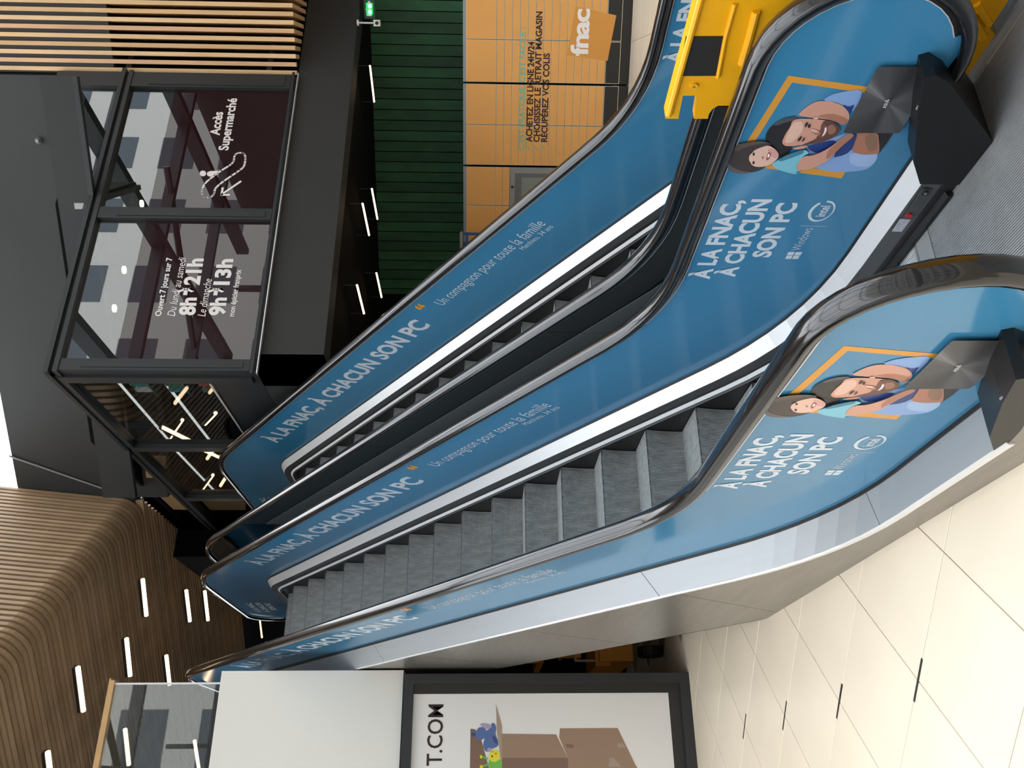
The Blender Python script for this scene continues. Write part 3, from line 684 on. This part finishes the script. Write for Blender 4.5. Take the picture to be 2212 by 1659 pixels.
def zh(x, y): return (300+x/7.373, 500+y/7.373)
wt('Accès', zz(1497, 925), zz(1522, 765), .108, .03); wt('Supermarché', zz(1556, 1027), zz(1618, 672), .108, .03)
wt('Ouvert 7 jours sur 7', zh(350, 1350), zh(535, 418), .062, .025); wt('Du lundi au samedi', zh(575, 1352), zh(758, 412), .082, -.0, .25)
wt('8h', zh(885, 1338), zh(912, 1055), .155, .04); wt('→', zh(850, 1015), zh(868, 893), .16, .05); wt('21h', zh(955, 855), zh(1022, 433), .155, .04)
wt('Le dimanche', zh(1058, 1355), zh(1165, 755), .082, .0, .25); wt('9h', zh(1360, 1340), zh(1390, 1055), .155, .04); wt('→', zh(1330, 1020), zh(1348, 895), .16, .05); wt('13h', zh(1430, 855), zh(1495, 440), .155, .04)
wt('mon épicier franprix', zh(1512, 1357), zh(1632, 610), .055, .02)
# escalator pictogram
def W(x, y): v = aY(x/3.16, y/3.16, WY-.0015); return v
mb = MB()
def stroke(pts, wd, closed=False):
    P = [W(*p) for p in pts]; n = len(P)
    for i in range(n if closed else n-1):
        a, b = P[i], P[(i+1) % n]; d = (b-a); dn = d.normalized(); s_ = Vector((-dn.z, 0, dn.x))*wd/2; e_ = dn*wd*.25
        mb.flat([a-s_-e_, b-s_+e_, b+s_+e_, a+s_-e_], M_WHT)
stroke(chaikin([(1395, 1250), (1500, 1170), (1595, 1112), (1600, 1060), (1625, 1042), (1665, 1045), (1677, 1075), (1668, 1135), (1640, 1160), (1470, 1275), (1462, 1325), (1435, 1350), (1390, 1345), (1375, 1310)], 2), .022, True)
stroke([(1643, 1238), (1512, 1328)], .024); stroke([(1520, 1282), (1512, 1330), (1566, 1330)], .024)
mb.flat([W(1385+22*cos(t*.5236), 1184+20*sin(t*.5236)) for t in range(12)], M_WHT)
mb.flat([W(*p) for p in chaikin([(1418, 1168), (1505, 1165), (1440, 1210), (1410, 1196)], 1)], M_WHT)
part(mb, 'pictogram', w1)
# side face of the shopfront, along the upper landing
w2 = struct(MB().box((3.60, 7.28, 3.895), (3.68, 15.2, 3.965), M_FRAME), 'window_2', 'side shopfront window along the upper landing')
for y in (7.28, 9.10, 10.95, 12.8): part(fr((3.57, y, 3.965), (3.68, y+.12, 5.75)), 'mullion', w2)
f = fr((3.57, 7.28, 5.75), (3.68, 15.2, 5.80)); f.box((3.585, 7.28, 5.80), (3.68, 15.2, 5.83), M_FRAME); f.box((3.56, 7.2, 5.83), (3.68, 15.2, 5.875), M_FRAME); part(f, 'transom', w2)
part(fr((3.61, 7.4, 3.965), (3.63, 15.2, 4.40)), 'spandrel_panel', w2, label='dark metal panel'); part(MB().box((3.59, 7.4, 4.40), (3.60, 15.2, 4.42), M_CHR), 'trim_line', w2)
for a, b in ((7.4, 9.10), (9.22, 10.95), (11.07, 12.8), (12.92, 15.2)): part(MB().box((3.625, a, 4.42), (3.632, b, 5.75), M_PANEB), 'pane', w2)
# the shopfront's own wall on the diagonal grid, above and behind the box
HD = 9.06
w3 = struct(MB().obox(G(-.2, HD-.01, 5.83), E1*4.66, E2*.06, (0, 0, .05), M_FRAME), 'window_3', 'narrow triangular window above the shopfront transom')
part(MB().box((5.5, 7.215, 5.875), (7.185, 7.222, 5.876), M_PANE), 'glazing_bead', w3); part(MB().prism([(5.5, 7.215, 5.875), (7.185, 7.215, 5.875), (7.185, 7.215, 6.6), (5.5, 7.215, 6.02)], (0, .007, 0), M_PANE), 'pane', w3); part(MB().box((7.185, 7.17, 5.875), (7.40, 7.28, 6.6), M_FRAME), 'mullion', w3)
def hyp(s0_, s1_, z0, z1, m, dd=.02): return MB().obox(G(s0_, HD, z0), E1*(s1_-s0_), E2*dd, (0, 0, z1-z0), m)
# interior of the shop
mb = MB(); mb.box((3.7, 14.9, 3.9), (12, 15, 6.4), M_DARK2); mb.box((11.9, 7.3, 3.9), (12, 15, 6.4), M_DARK2); mb.prism([(3.72, 9.3, 6.3), (3.72, 14.9, 6.3), (12, 14.9, 6.3), (12, 7.4, 6.3), (5.7, 7.4, 6.3)], (0, 0, .05), M_DARK2); mb.prism([(3.6, 7.2, 5.86), (5.5, 7.2, 5.86), (3.6, 9.14, 5.86)], (0, 0, .04), M_DARK3); mb.box((3.7, 7.3, 3.895), (12, 15, 3.905), M_LBLK)
struct(mb, 'wall_right', 'dark interior of the upper shop')

# wall above: hyp soffit, set-back upper wall
mb = MB(); mb.obox(G(-.2, HD, 5.88), E1*4.66, E2*.08, (0, 0, .33), M_DARK3); pass
struct(mb, 'wall_side', 'black band above the shopfront')
mb = MB(); mb.obox(G(-6, 10.38, 6.0), E1*11.1, E2*.2, (0, 0, 1.97), M_DARK); mb.obox(G(5.1, 10.38, 6.45), E1*.7, E2*.2, (0, 0, 1.0), M_DARK3)
struct(mb, 'wall_upper', 'charcoal upper wall beneath the skylight')
A, B = aD(20, 985, 10.36), aD(265, 1070, 10.36)
one(MB().tube(A, B, .012, M_SILV, 6), 'cable', 'thin pale cable hanging slantwise on the black upper wall', 'cable', A)
c = aD(83, 304, 10.36); mb = MB(); mb.tube(c, c-E2*.04, .04, M_SILV, 14, .02); o = one(mb, 'ceiling_sensor', 'small glossy dome on the charcoal upper wall', 'sensor', c)

# ------------------------------------------------------------------ slatted screen right of the shopfront
ws = struct(MB().box((7.42, 7.24, 3.9), (12, 7.27, 8.4), M_DARK2), 'wall_slatted', 'screen of vertical oak battens right of the shopfront')
s_edge = aD(0, 150.6, 10.35).dot(E1); pitch = .0889; slat_me = {}
for i in range(24):
    s_ = s_edge-.0445-i*pitch; f0 = G(s_, 10.35); dep = max(.05, min(2.2, (7.2-f0.y)/E2.y)) if i > 1 else .05
    mb = MB(); mb.obox(G(s_, 10.35, 3.917), E1*.0445, E2*dep, (0, 0, 4.4), M_OAK[i*7 % 4]); part(mb, 'slat', ws)
for xx in (38, 288, 586):
    a, b = aY(xx-3, 10, 7.22), aY(xx+17, 155, 7.22)
    z = (a.z+b.z)/2; part(MB().box((7.45, 7.21, z-.03), (10.5, 7.238, z+.03), M_ALUD), 'support_bar', ws)

# ------------------------------------------------------------------ curved slat ceiling over the upper landing
cs = struct(MB().obox(G(5.3, 4.4, 6.50), E1*12, E2*9.7, (0, 0, .03), M_DARK2), 'ceiling.002', 'curved oak slat ceiling over the upper landing')
SB, CZ, RB = 5.10, 6.35, .29
part(MB().obox(G(5.28, 4.4, 6.5), E1*.03, E2*5.95, (0, 0, 2.6), M_DARK2), 'backing_panel', cs)
n = 0; d = 10.30; k = 0; sp = .0915
lean = -(5.137-4.961)/(8.04-6.46)
def slat_curve():
    pts = [(9.0, lean)]
    z0 = CZ+RB; pts = [(SB+lean*(8.7-z0), 8.7), (SB, z0)]
    for i in range(1, 9): a = math.pi/2*i/8; pts.append((SB+RB*(1-cos(a)), z0-RB*sin(a)))
    pts.append((SB+11.5, CZ)); return pts
crv = slat_curve(); cme = {}
for i in range(-40, 65):
    d = 10.30-sp*i
    X0 = G(SB, d).x
    if d < 4.3 or d > 13.95: continue
    s_end = SB
    if d > 10.36:                                   # ends cut along the shopfront line
        s_c = (E2.x*d-3.57)/(-E1.x); pts = [(s_c, CZ), (SB+11.5, CZ)]
        if 11.0 < d < 11.6 and False: pass
        key = None
    else: pts = crv; key = i % 3
    if key is not None and key in cme:
        o = bpy.data.objects.new('slat', cme[key]); COL.objects.link(o); o.parent = cs; o.location = E2*d; n += 1; continue
    rows = []
    for j, (s_, z) in enumerate(pts):
        a = pts[max(0, j-1)]; b = pts[min(len(pts)-1, j+1)]; t = Vector((b[0]-a[0], b[1]-a[1])).normalized(); nn = Vector((-t.y, t.x))
        if nn.x > 0 and False: nn = -nn
        p0 = E1*s_+Vector((0, 0, z)); N_ = (E1*nn.x+Vector((0, 0, nn.y)))*.10
        if key is None: p0 += E2*d
        rows.append([p0, p0+E2*.052, p0+E2*.052+N_, p0+N_])
    mb = MB().sweep(rows, M_OAKC[i % 3], True)
    o = mb.build('slat', cs, (0, 0, 0)); n += 1
    if key is not None: cme[key] = o.data; o.location = E2*d
mb = MB(); mb.obox(G(3.8, 14.15, 3.9), E1*12, E2*.2, (0, 0, 2.9), M_DARK2); struct(mb, 'wall_far', 'black far wall of the upper storey')

struct(MB().box((3.16, 12.45, 5.25), (3.56, 15.1, 6.34), M_DARK2), 'trim_4', 'black downstand at the edge of the slat ceiling')
# tan panels seen beside the landing
YT = 15.0
for q in (((307, 1009), (354, 1009), (354, 1051), (312, 1051)), ((330, 1080), (395, 1080), (432, 1119), (372, 1118)), ((412, 1080), (528, 1080), (528, 1119), (452, 1119))):
    P = [aX(x, y, 3.60) for x, y in q]
    mb = MB(); mb.prism([(3.72, p.y, p.z) for p in P], (.03, 0, 0), M_TAN); struct(mb, 'trim_1' if q[0][0] == 307 else ('trim_2' if q[0][0] == 330 else 'trim_3'), 'tan panel behind the side shopfront glass')

# ------------------------------------------------------------------ lights
def tube_light(A, B, hang, label, group, r=.026, wires=True):
    t = thing('tube_light', label, 'lamp', (A+B)/2, group)
    part(MB().tube(A, B, r, M_TUBE, 10), 'glowing_tube', t, True)
    q_ = (B-A).normalized().cross(Vector((0, 0, 1)))*r*1.25; part(MB().obox(A-q_+Vector((0, 0, r*.55)), B-A, q_*2, (0, 0, r*1.3), M_BLK), 'shade_housing', t)  # unseen box on top, widened to keep the tube's light off the ceiling
    for q in (A, B): part(MB().tube(q, Vector((q.x, q.y, hang)), .0015, M_SILV, 4), 'wire', t)
TL = [((308, 1251), (316, 1330), 'hanging warm tube lamp under the slat ceiling, highest of those beyond the farther escalator'), ((402, 1275), (410, 1342), 'hanging tube lamp left of the pair nearest the nearer escalator head'), ((442, 1277), (449, 1340), 'hanging tube lamp closest to the nearer escalator head'),
      ((273, 1379), (281, 1460), 'hanging tube lamp just above the corner of the glass guard'), ((359, 1416), (366, 1479), 'hanging tube lamp crossed by the top of the glass guard'), ((168, 1441), (180, 1536), 'hanging tube lamp nearest the bend of the slat ceiling'),
      ((270, 1575), (278, 1652), 'hanging tube lamp seen through the glass guard, the upper one'), ((420, 1600), (429, 1659), 'hanging tube lamp seen through the glass guard, just above the white fascia'), ((103, 1624), (112, 1700), 'hanging tube lamp nearest the camera under the slat ceiling')]
for a, b, l in TL: tube_light(aZ(*a, 6.0), aZ(*b, 6.0), 6.35, l, 'tube lamps under the slat ceiling')
for a, b, l in [((799, 142), (808, 220), 'hanging tube lamp nearest the exit sign'), ((803, 408), (815, 473), 'hanging tube lamp close to the green planks, middle one'), ((783, 440), (797, 508), 'hanging tube lamp under the fascia beside the middle one'), ((813, 590), (824, 642), 'hanging tube lamp close to the green planks, nearest the farther escalator'), ((771, 616), (786, 677), 'hanging tube lamp under the fascia nearest the farther escalator')]:
    A, B = aZ(*a, 3.14), aZ(*b, 3.14); tube_light(A, B, 3.29, l, 'tube lamps in front of the green planks', .013)
# lamps inside the shop
for a, b in (((351, 923), (412, 953)), ((368, 945), (394, 907)), ((443, 916), (466, 892)), ((434, 970), (478, 990)), ((438, 1056), (460, 1026))):
    xd = {368: 4.25, 434: 4.6}.get(a[0], 3.9); A, B = aX(*a, xd), aX(*b, xd)
    tube_light(A, B, 6.28, {351: 'big slanting warm tube lamp behind the side shopfront glass', 368: 'warm tube lamp crossing the big slanting one behind the side glass', 443: 'short warm tube lamp right of the strings of lights in the side shopfront', 434: 'warm tube lamp behind the side glass, beside the farther escalator head', 438: 'short warm tube lamp over the lower string of lights, nearest the landing'}[a[0]], 'tube lamps behind the side shopfront glass', .022)
for (a, b) in (((248, 818), (367, 955)), ((380, 905-90), (455, 955)), ((380, 974), (468, 1066))):
    A, B = aX(*a, 3.95), aX(*b, 3.95); a_ = a[0] if a[1] != 815 else 352
    if a == (380, 815): A, B = aX(352, 822, 3.95), aX(455, 955, 3.95)
    mb = MB(); nn = 46
    for i in range(nn): p = A+(B-A)*(i/nn); mb.box((p.x, p.y, p.z-.016), (p.x+.01, p.y+(B-A).y/nn*.6, p.z+.016), M_LED)
    one(mb, 'led_string', {248: 'upper string of small white lights behind the nearer side pane', 380: 'string of small white lights behind the farther side pane', 352: 'lower string of small white lights behind the nearer side pane'}[a_], 'lights', A, group='strings of lights in the shop')
for q in ((270, 583), (249, 666), (308, 440)):
    p = aY(*q, 8.3); mb = MB(); mb.tube(p, p+Vector((0, 0, .02)), .045, mat('white downlight', (255, 226, 190), .4, emit=8), 16); mb.tube(p+Vector((0, 0, .02)), (p.x, p.y, 6.3), .01, M_BLK, 6)
    one(mb, 'downlight', {270: 'round white downlight above the opening hours, the right one', 249: 'round white downlight above the opening hours, the left one', 308: 'round white downlight beside the middle mullion of the front shopfront'}[q[0]], 'lamp', p, group='downlights in the shop')
# LED line at the far end
A, B = aY(561, 1337, 16), aY(566, 1378, 16); one(MB().tube(A, B, .014, mat('gold led line', (255, 200, 120), .4, emit=5), 6), 'led_line', 'thin golden light line at the far end of the upper landing', 'lamp', A)
# shelves with goods behind the glass
sh = thing('shelf_unit', 'glass shelf unit of teal and white goods behind the shopfront corner', 'shelf', (3.9, 7.7, 4.5))
for i, z in enumerate((4.45, 4.8, 5.15)):
    part(MB().box((3.75, 7.5, z), (4.1, 8.1, z+.02), mat('green glass shelf', (70, 110, 100), .2)), 'shelf_board', sh)
for i, z in enumerate((4.47, 4.82, 5.17)):
    for j in range(4):
        c = [(40, 150, 150), (226, 226, 226), (190, 60, 60), (70, 130, 90)][(i+j) % 4]
        mb = MB(); mb.tube((3.8, 7.56+.14*j, z), (3.8, 7.56+.14*j, z+.17), .045, mat('tin %d' % c[0], c, .4), 12); mb.tube((3.8, 7.56+.14*j, z+.17), (3.8, 7.56+.14*j, z+.19), .04, M_SILV, 12)
        one(mb, 'tin_can', '%s tin on the %s shelf behind the shopfront corner, %s from the front' % (['teal', 'white', 'red', 'green'][(i+j) % 4], ['lowest', 'middle', 'top'][i], ['first', 'second', 'third', 'last'][j]), 'can', (3.8, 7.56+.14*j, z), group='tins on the shop shelves')

# ------------------------------------------------------------------ parcel lockers and green plank wall
LD = 10.83
def LS(y, x=1100): return aD(x, y, LD).dot(E1)
def LZ(x): return aD(x, 100, LD).z
cols = [LS(-5), LS(86), LS(180), LS(270), LS(359), LS(444), LS(530)]
zrow = [LZ(1006.6), LZ(1073)] + [LZ(1073)+(LZ(1309)-LZ(1073))*i/14 for i in range(1, 15)]; zt, zb = LZ(1000), LZ(1341)
mods = [(0, 2, 'orange parcel locker module at the right, carrying most of the white logo'), (2, 4, 'orange parcel locker module in the middle, lettered in capitals'), (4, 6, 'orange parcel locker module at the left with a grey screen terminal')]
LM = []
def lb(s0_, s1_, z0, z1, m, d0_=0, d1_=.02): return MB().obox(G(s0_, LD+d0_, z0), E1*(s1_-s0_), E2*(d1_-d0_), (0, 0, z1-z0), m)
cols[0] = cols[1]-(cols[3]-cols[2])
for c0, c1, lab in mods:
    a, b = cols[c0]+.012, cols[c1]-.012
    t = thing('parcel_locker', lab, 'locker', G((a+b)/2, LD+.3, 0), 'parcel lockers'); LM.append((a, b, t))
    part(lb(a, b, .02, zt, M_SILV, .012, .62), 'casing', t)
    part(lb(a, b, 0, LZ(1341), M_LBLK, -.002, .012), 'plinth', t)
    for c in range(c0, c1):
        l, r = cols[c]+(.014 if c == c0 else .005), cols[c+1]-(.014 if c == c1-1 else .005)
        zs = zrow
        if c >= 4: zs = [zrow[0], zrow[1], zrow[2]-.02, zrow[3]-.045]
        if c >= 4: zs = [zrow[0], zrow[1], (zrow[1]+LZ(1105))/2, LZ(1105)]
        for i in range(len(zs)-1):
            o = part(lb(l, r, zs[i+1]+.0025, zs[i]-.0025, M_EDGE, -.008, .011), 'locker_door', t)
            part(lb(l+.003, r-.003, zs[i+1]+.0055, zs[i]-.0055, M_LOCK, -.0095, -.007), 'door_face', o)
        if c < 4:
            o = part(lb(l, r, LZ(1341), zrow[-1]-.004, M_EDGE, -.008, .011), 'plinth_panel', t, label='black panel in a pale frame'); part(lb(l+.004, r-.004, LZ(1341)+.006, zrow[-1]-.008, M_LBLK, -.0095, -.007), 'panel_face', o)
    if c0 == 4:
        l, r = cols[4]+.014, cols[5]-.005
        tm = part(lb(l, r+.4, .3, LZ(1105)-.004, M_SILV, -.01, .011), 'terminal', t, label='grey terminal')
        part(lb(l+.07, r-.03, .9, LZ(1117), mat('recess grey', (104, 106, 104), .5), -.012, -.009), 'recess', tm); part(lb(l+.12, r-.08, 1.0, LZ(1132), mat('screen glass', (140, 146, 142), .12), -.014, -.011), 'screen', tm)
        p = aD(1106.5, 403.5, LD-.012); part(MB().tube(p, p-E2*.012, .016, M_BLK, 14), 'camera_eye', tm)
def split_text(mb_, name, m, extra=None):
    """lettering that runs over several locker modules: each module keeps its own letters"""
    faces = {}
    par = list(range(len(mb_.v)))
    def find(i):
        while par[i] != i: par[i] = par[par[i]]; i = par[i]
        return i
    for f in mb_.f:
        for i in f[1:]: par[find(i)] = find(f[0])
    cs_ = {}
    for i, v in enumerate(mb_.v): cs_.setdefault(find(i), []).append(v.dot(E1))
    for f in mb_.f:
        s_ = sum(cs_[find(f[0])])/len(cs_[find(f[0])])
        k = next((i for i, (a, b, t) in enumerate(LM) if s_ <= b+.012), 2); faces.setdefault(k, []).append(f)
    for k, fl in faces.items():
        mm = MB(); idx = sorted(set(i for f in fl for i in f)); mp = {i: n_ for n_, i in enumerate(idx)}
        mm.add([mb_.v[i] for i in idx], [[mp[i] for i in f] for f in fl], m); part(mm, name, LM[k][2])
LT = LD-.0105
def lt(txt, a, b, cap, m, bold): split_text(letters(txt, aD(*a, LT), aD(*b, LT), cap, (0, 0, 1), m, bold, .0012), 'lettering', m)
lt("C'EST PRATIQUE, C'EST FACILE :", (1131.8, 323), (1135.6, 60), .075, M_TEAL, .012)
lt('ACHETEZ EN LIGNE 24H/24', (1148.9, 307), (1154.3, 90), .075, M_INK, .03)
lt('CHOISISSEZ LE RETRAIT MAGASIN', (1165, 307), (1171.4, 25), .075, M_INK, .03)
lt('RÉCUPÉREZ VOS COLIS', (1181.4, 307), (1187.4, 115), .075, M_INK, .03)
for xx in (1145.5, 1161.5, 1177.5): lt('✓', (xx, 323), (xx, 314), .06, M_TEAL, .01)
# logo square and its word
mb = MB(); P = [aD(x, y, LT) for x, y in ((1243.8, 13.6), (1331.3, 33.2), (1312.3, 131.6), (1224.8, 119.4))]
mb.flat([p-E2*.0004 for p in P], M_LOCKD); part(mb, 'logo_square', LM[0][2], label='slightly darker amber tilted square')
t_ = letters('fnac', aD(1268.5, 121, LT), aD(1273.5, 19, LT), .21, (0, 0, 1), M_WHT, .03, .002, space=.9); part(t_, 'lettering', LM[0][2])
part(MB().tube(aD(1155, 268, LT), aD(1155, 268, LT)-E2*.01, .012, M_WHITE, 10), 'door_stop', LM[1][2])
# plinth board along the lockers
# green planks
gw = struct(MB().obox(G(-9, 12.26, 0), E1*20, E2*.05, (0, 0, 3.29), M_DARK2), 'wall_green', 'wall of vertical green stained planks behind the lockers')
s1_, s2_ = aD(900, 24, 12.2).dot(E1), aD(900, 168, 12.2).dot(E1); pt = (s2_-s1_)/6
for i in range(-6, 30):
    a = s1_+pt*i; mb = MB(); o_ = random.uniform(0, .006)
    mb.add([G(a+.002, 12.25, 0), G(a+.006, 12.20-o_, 0), G(a+pt-.006, 12.20-o_*.3, 0), G(a+pt-.002, 12.25, 0), G(a+.002, 12.25, 3.29), G(a+.006, 12.20-o_, 3.29), G(a+pt-.006, 12.20-o_*.3, 3.29), G(a+pt-.002, 12.25, 3.29)], [(0,1,5,4),(1,2,6,5),(2,3,7,6)], M_GREEN[i % 3])
    part(mb, 'plank', gw)
# exit sign and camera
q = aD(797, 20, 11.2); ex = thing('exit_sign', 'lit green exit sign hanging by the green planks', 'sign', q)
U_, Z_ = E1, Vector((0, 0, 1))
def sg(x, y, D=11.2): return aD(x, y, D)
def signbox(x0, x1, y0, y1, D, th, m): 
    a = sg(x1, y0, D); b = sg(x1, y1, D); c_ = sg(x0, y0, D); return MB().obox(a, Vector((b.x-a.x, b.y-a.y, 0)), E2*th, (0, 0, c_.z-a.z), m)
part(signbox(785, 809, -12, 41, 11.2, .05, mat('smoky sign body', (38, 66, 50), .3)), 'sign_body', ex)
part(signbox(790, 805, 6, 32, 11.198, .004, M_GRN), 'lit_face', ex); part(signbox(792, 803, 31, 35, 11.197, .004, M_WHT), 'white_label', ex)
mb = MB()
for xx, yy in ((799, 13), (799, 26)): p = sg(xx, yy, 11.19); mb.tube(p, p-E2*.006, .025, M_GRNB, 10)
part(mb, 'lamp', ex)
part(letters('↓', sg(801.5, 24, 11.19), sg(801.5, 17, 11.19), .07, (0, 0, 1), M_WHT, .03, .002), 'arrow', ex)
mb = MB()
for a, b in (((793, 8), (797, 5)), ((797, 5), (802, 8)), ((797, 5), (800, 2)), ((797, 6), (795, 2))): mb.tube(sg(*a, 11.19), sg(*b, 11.19), .006, M_WHT, 6)
part(mb, 'running_figure', ex)
p = aZ(771.5, 49, 3.285); cc = thing('security_camera', 'small white security camera on a stalk below the black ceiling', 'camera', p)
zc = (aY(815, 51, p.y)).z
part(MB().tube(p, p-Z_*.02, .035, M_WHITE, 14), 'mount', cc); part(MB().tube(p-Z_*.02, (p.x, p.y, zc+.05), .010, M_WHITE, 8), 'stalk', cc)
h_ = Vector((p.x, p.y, zc)); dv = Vector((-p.x, -p.y, 0)).normalized(); sd = dv.cross(Z_)
mb = MB().obox(h_-sd*.035-dv*.05-Z_*.035, sd*.07, dv*.10, Z_*.075, M_WHITE); part(mb, 'camera_body', cc); part(MB().tube(h_+dv*.045, h_+dv*.06, .02, M_BLK, 14), 'lens', cc)
# blue ladder head behind the farther handrail
la = thing('step_ladder', 'blue step ladder standing by the lockers, only its head showing above the handrail', 'ladder', G(LS(510), LD-.3, 0))
MBL = mat('blue ladder paint', (46, 92, 150), .4)
a = aD(992, 540, LD-.25)
for ds in (0, .12): part(MB().obox(G(LS(500)-.02+ds, LD-.3, 0), E1*.03, E2*.05, (0, 0, 2.06), MBL), 'stile', la)
for z in (.4, .8, 1.2, 1.6, 1.95): part(MB().obox(G(LS(500)-.02, LD-.31, z), E1*.15, E2*.06, (0, 0, .03), MBL), 'rung', la)
part(MB().obox(G(LS(500)-.03, LD-.33, 2.02), E1*.2, E2*.09, (0, 0, .035), M_SILV), 'head_tray', la)

# ------------------------------------------------------------------ the rest of the hall, behind and above the camera
fw = struct(MB().box((-14, -7.1, 0), (16, -7.0, .25), M_FRAME), 'window_4', 'glazed street front of the hall')
for i in range(13): part(MB().box((-14+i*2.5-.05, -7.12, .25), (-14+i*2.5+.05, -6.9, 9.2), M_FRAME), 'mullion', fw)
for z in (1.2, 2.6, 4.2, 6.2, 8.2): part(MB().box((-14, -7.1, z-.05), (16, -6.95, z+.05), M_FRAME), 'transom', fw)
part(MB().box((-14, -7.3, 4.35), (16, -6.7, 4.95), M_FRAME), 'beam', fw)
rf = struct(MB().box((-14, 6.4, 9.0), (-8, 6.7, 9.4), M_FRAME), 'ceiling.003', 'dark steel beams of the glass roof')
for i in range(9): part(MB().box((-14+i*3.6-.09, -7, 8.95), (-14+i*3.6+.09, 9, 9.3), M_FRAME), 'beam', rf)
for y in (-4.5, -1.5, 1.5, 4.5, 7.5): part(MB().box((-14, y-.07, 9.0), (16, y+.07, 9.25), M_FRAME), 'beam', rf)
for i in range(5): a = Vector((-12+i*5, -7, 9.1)); part(MB().tube(a, a+Vector((5, 6, 0)), .08, M_FRAME, 6), 'brace', rf)
lw = struct(MB().box((-14.2, -7, 0), (-14, 22, 9.2), M_WHITE), 'wall_left', 'pale side wall out of view on the left')
rw = struct(MB().box((16, -7, 0), (16.2, 22, 9.2), M_DARK), 'wall_end', 'dark side wall out of view on the right')
st = struct(MB().box((-40, -60, -.6), (40, -7.3, -.3), mat('asphalt', (90, 90, 92), .8)), 'floor.002', 'street outside')
ob_ = struct(MB().box((-60, -34, -.3), (60, -26, 60), mat('pale render', (176, 172, 164), .8)), 'wall_opposite', 'building across the street')
wm = mat('street window glass', (60, 66, 72), .15)
for i in range(20):
    for j in range(10): part(MB().box((-46+i*4.7, -26.01, 1.5+j*3.6), (-43.6+i*4.7, -25.98, 3.6+j*3.6), wm), 'window_pane', ob_)
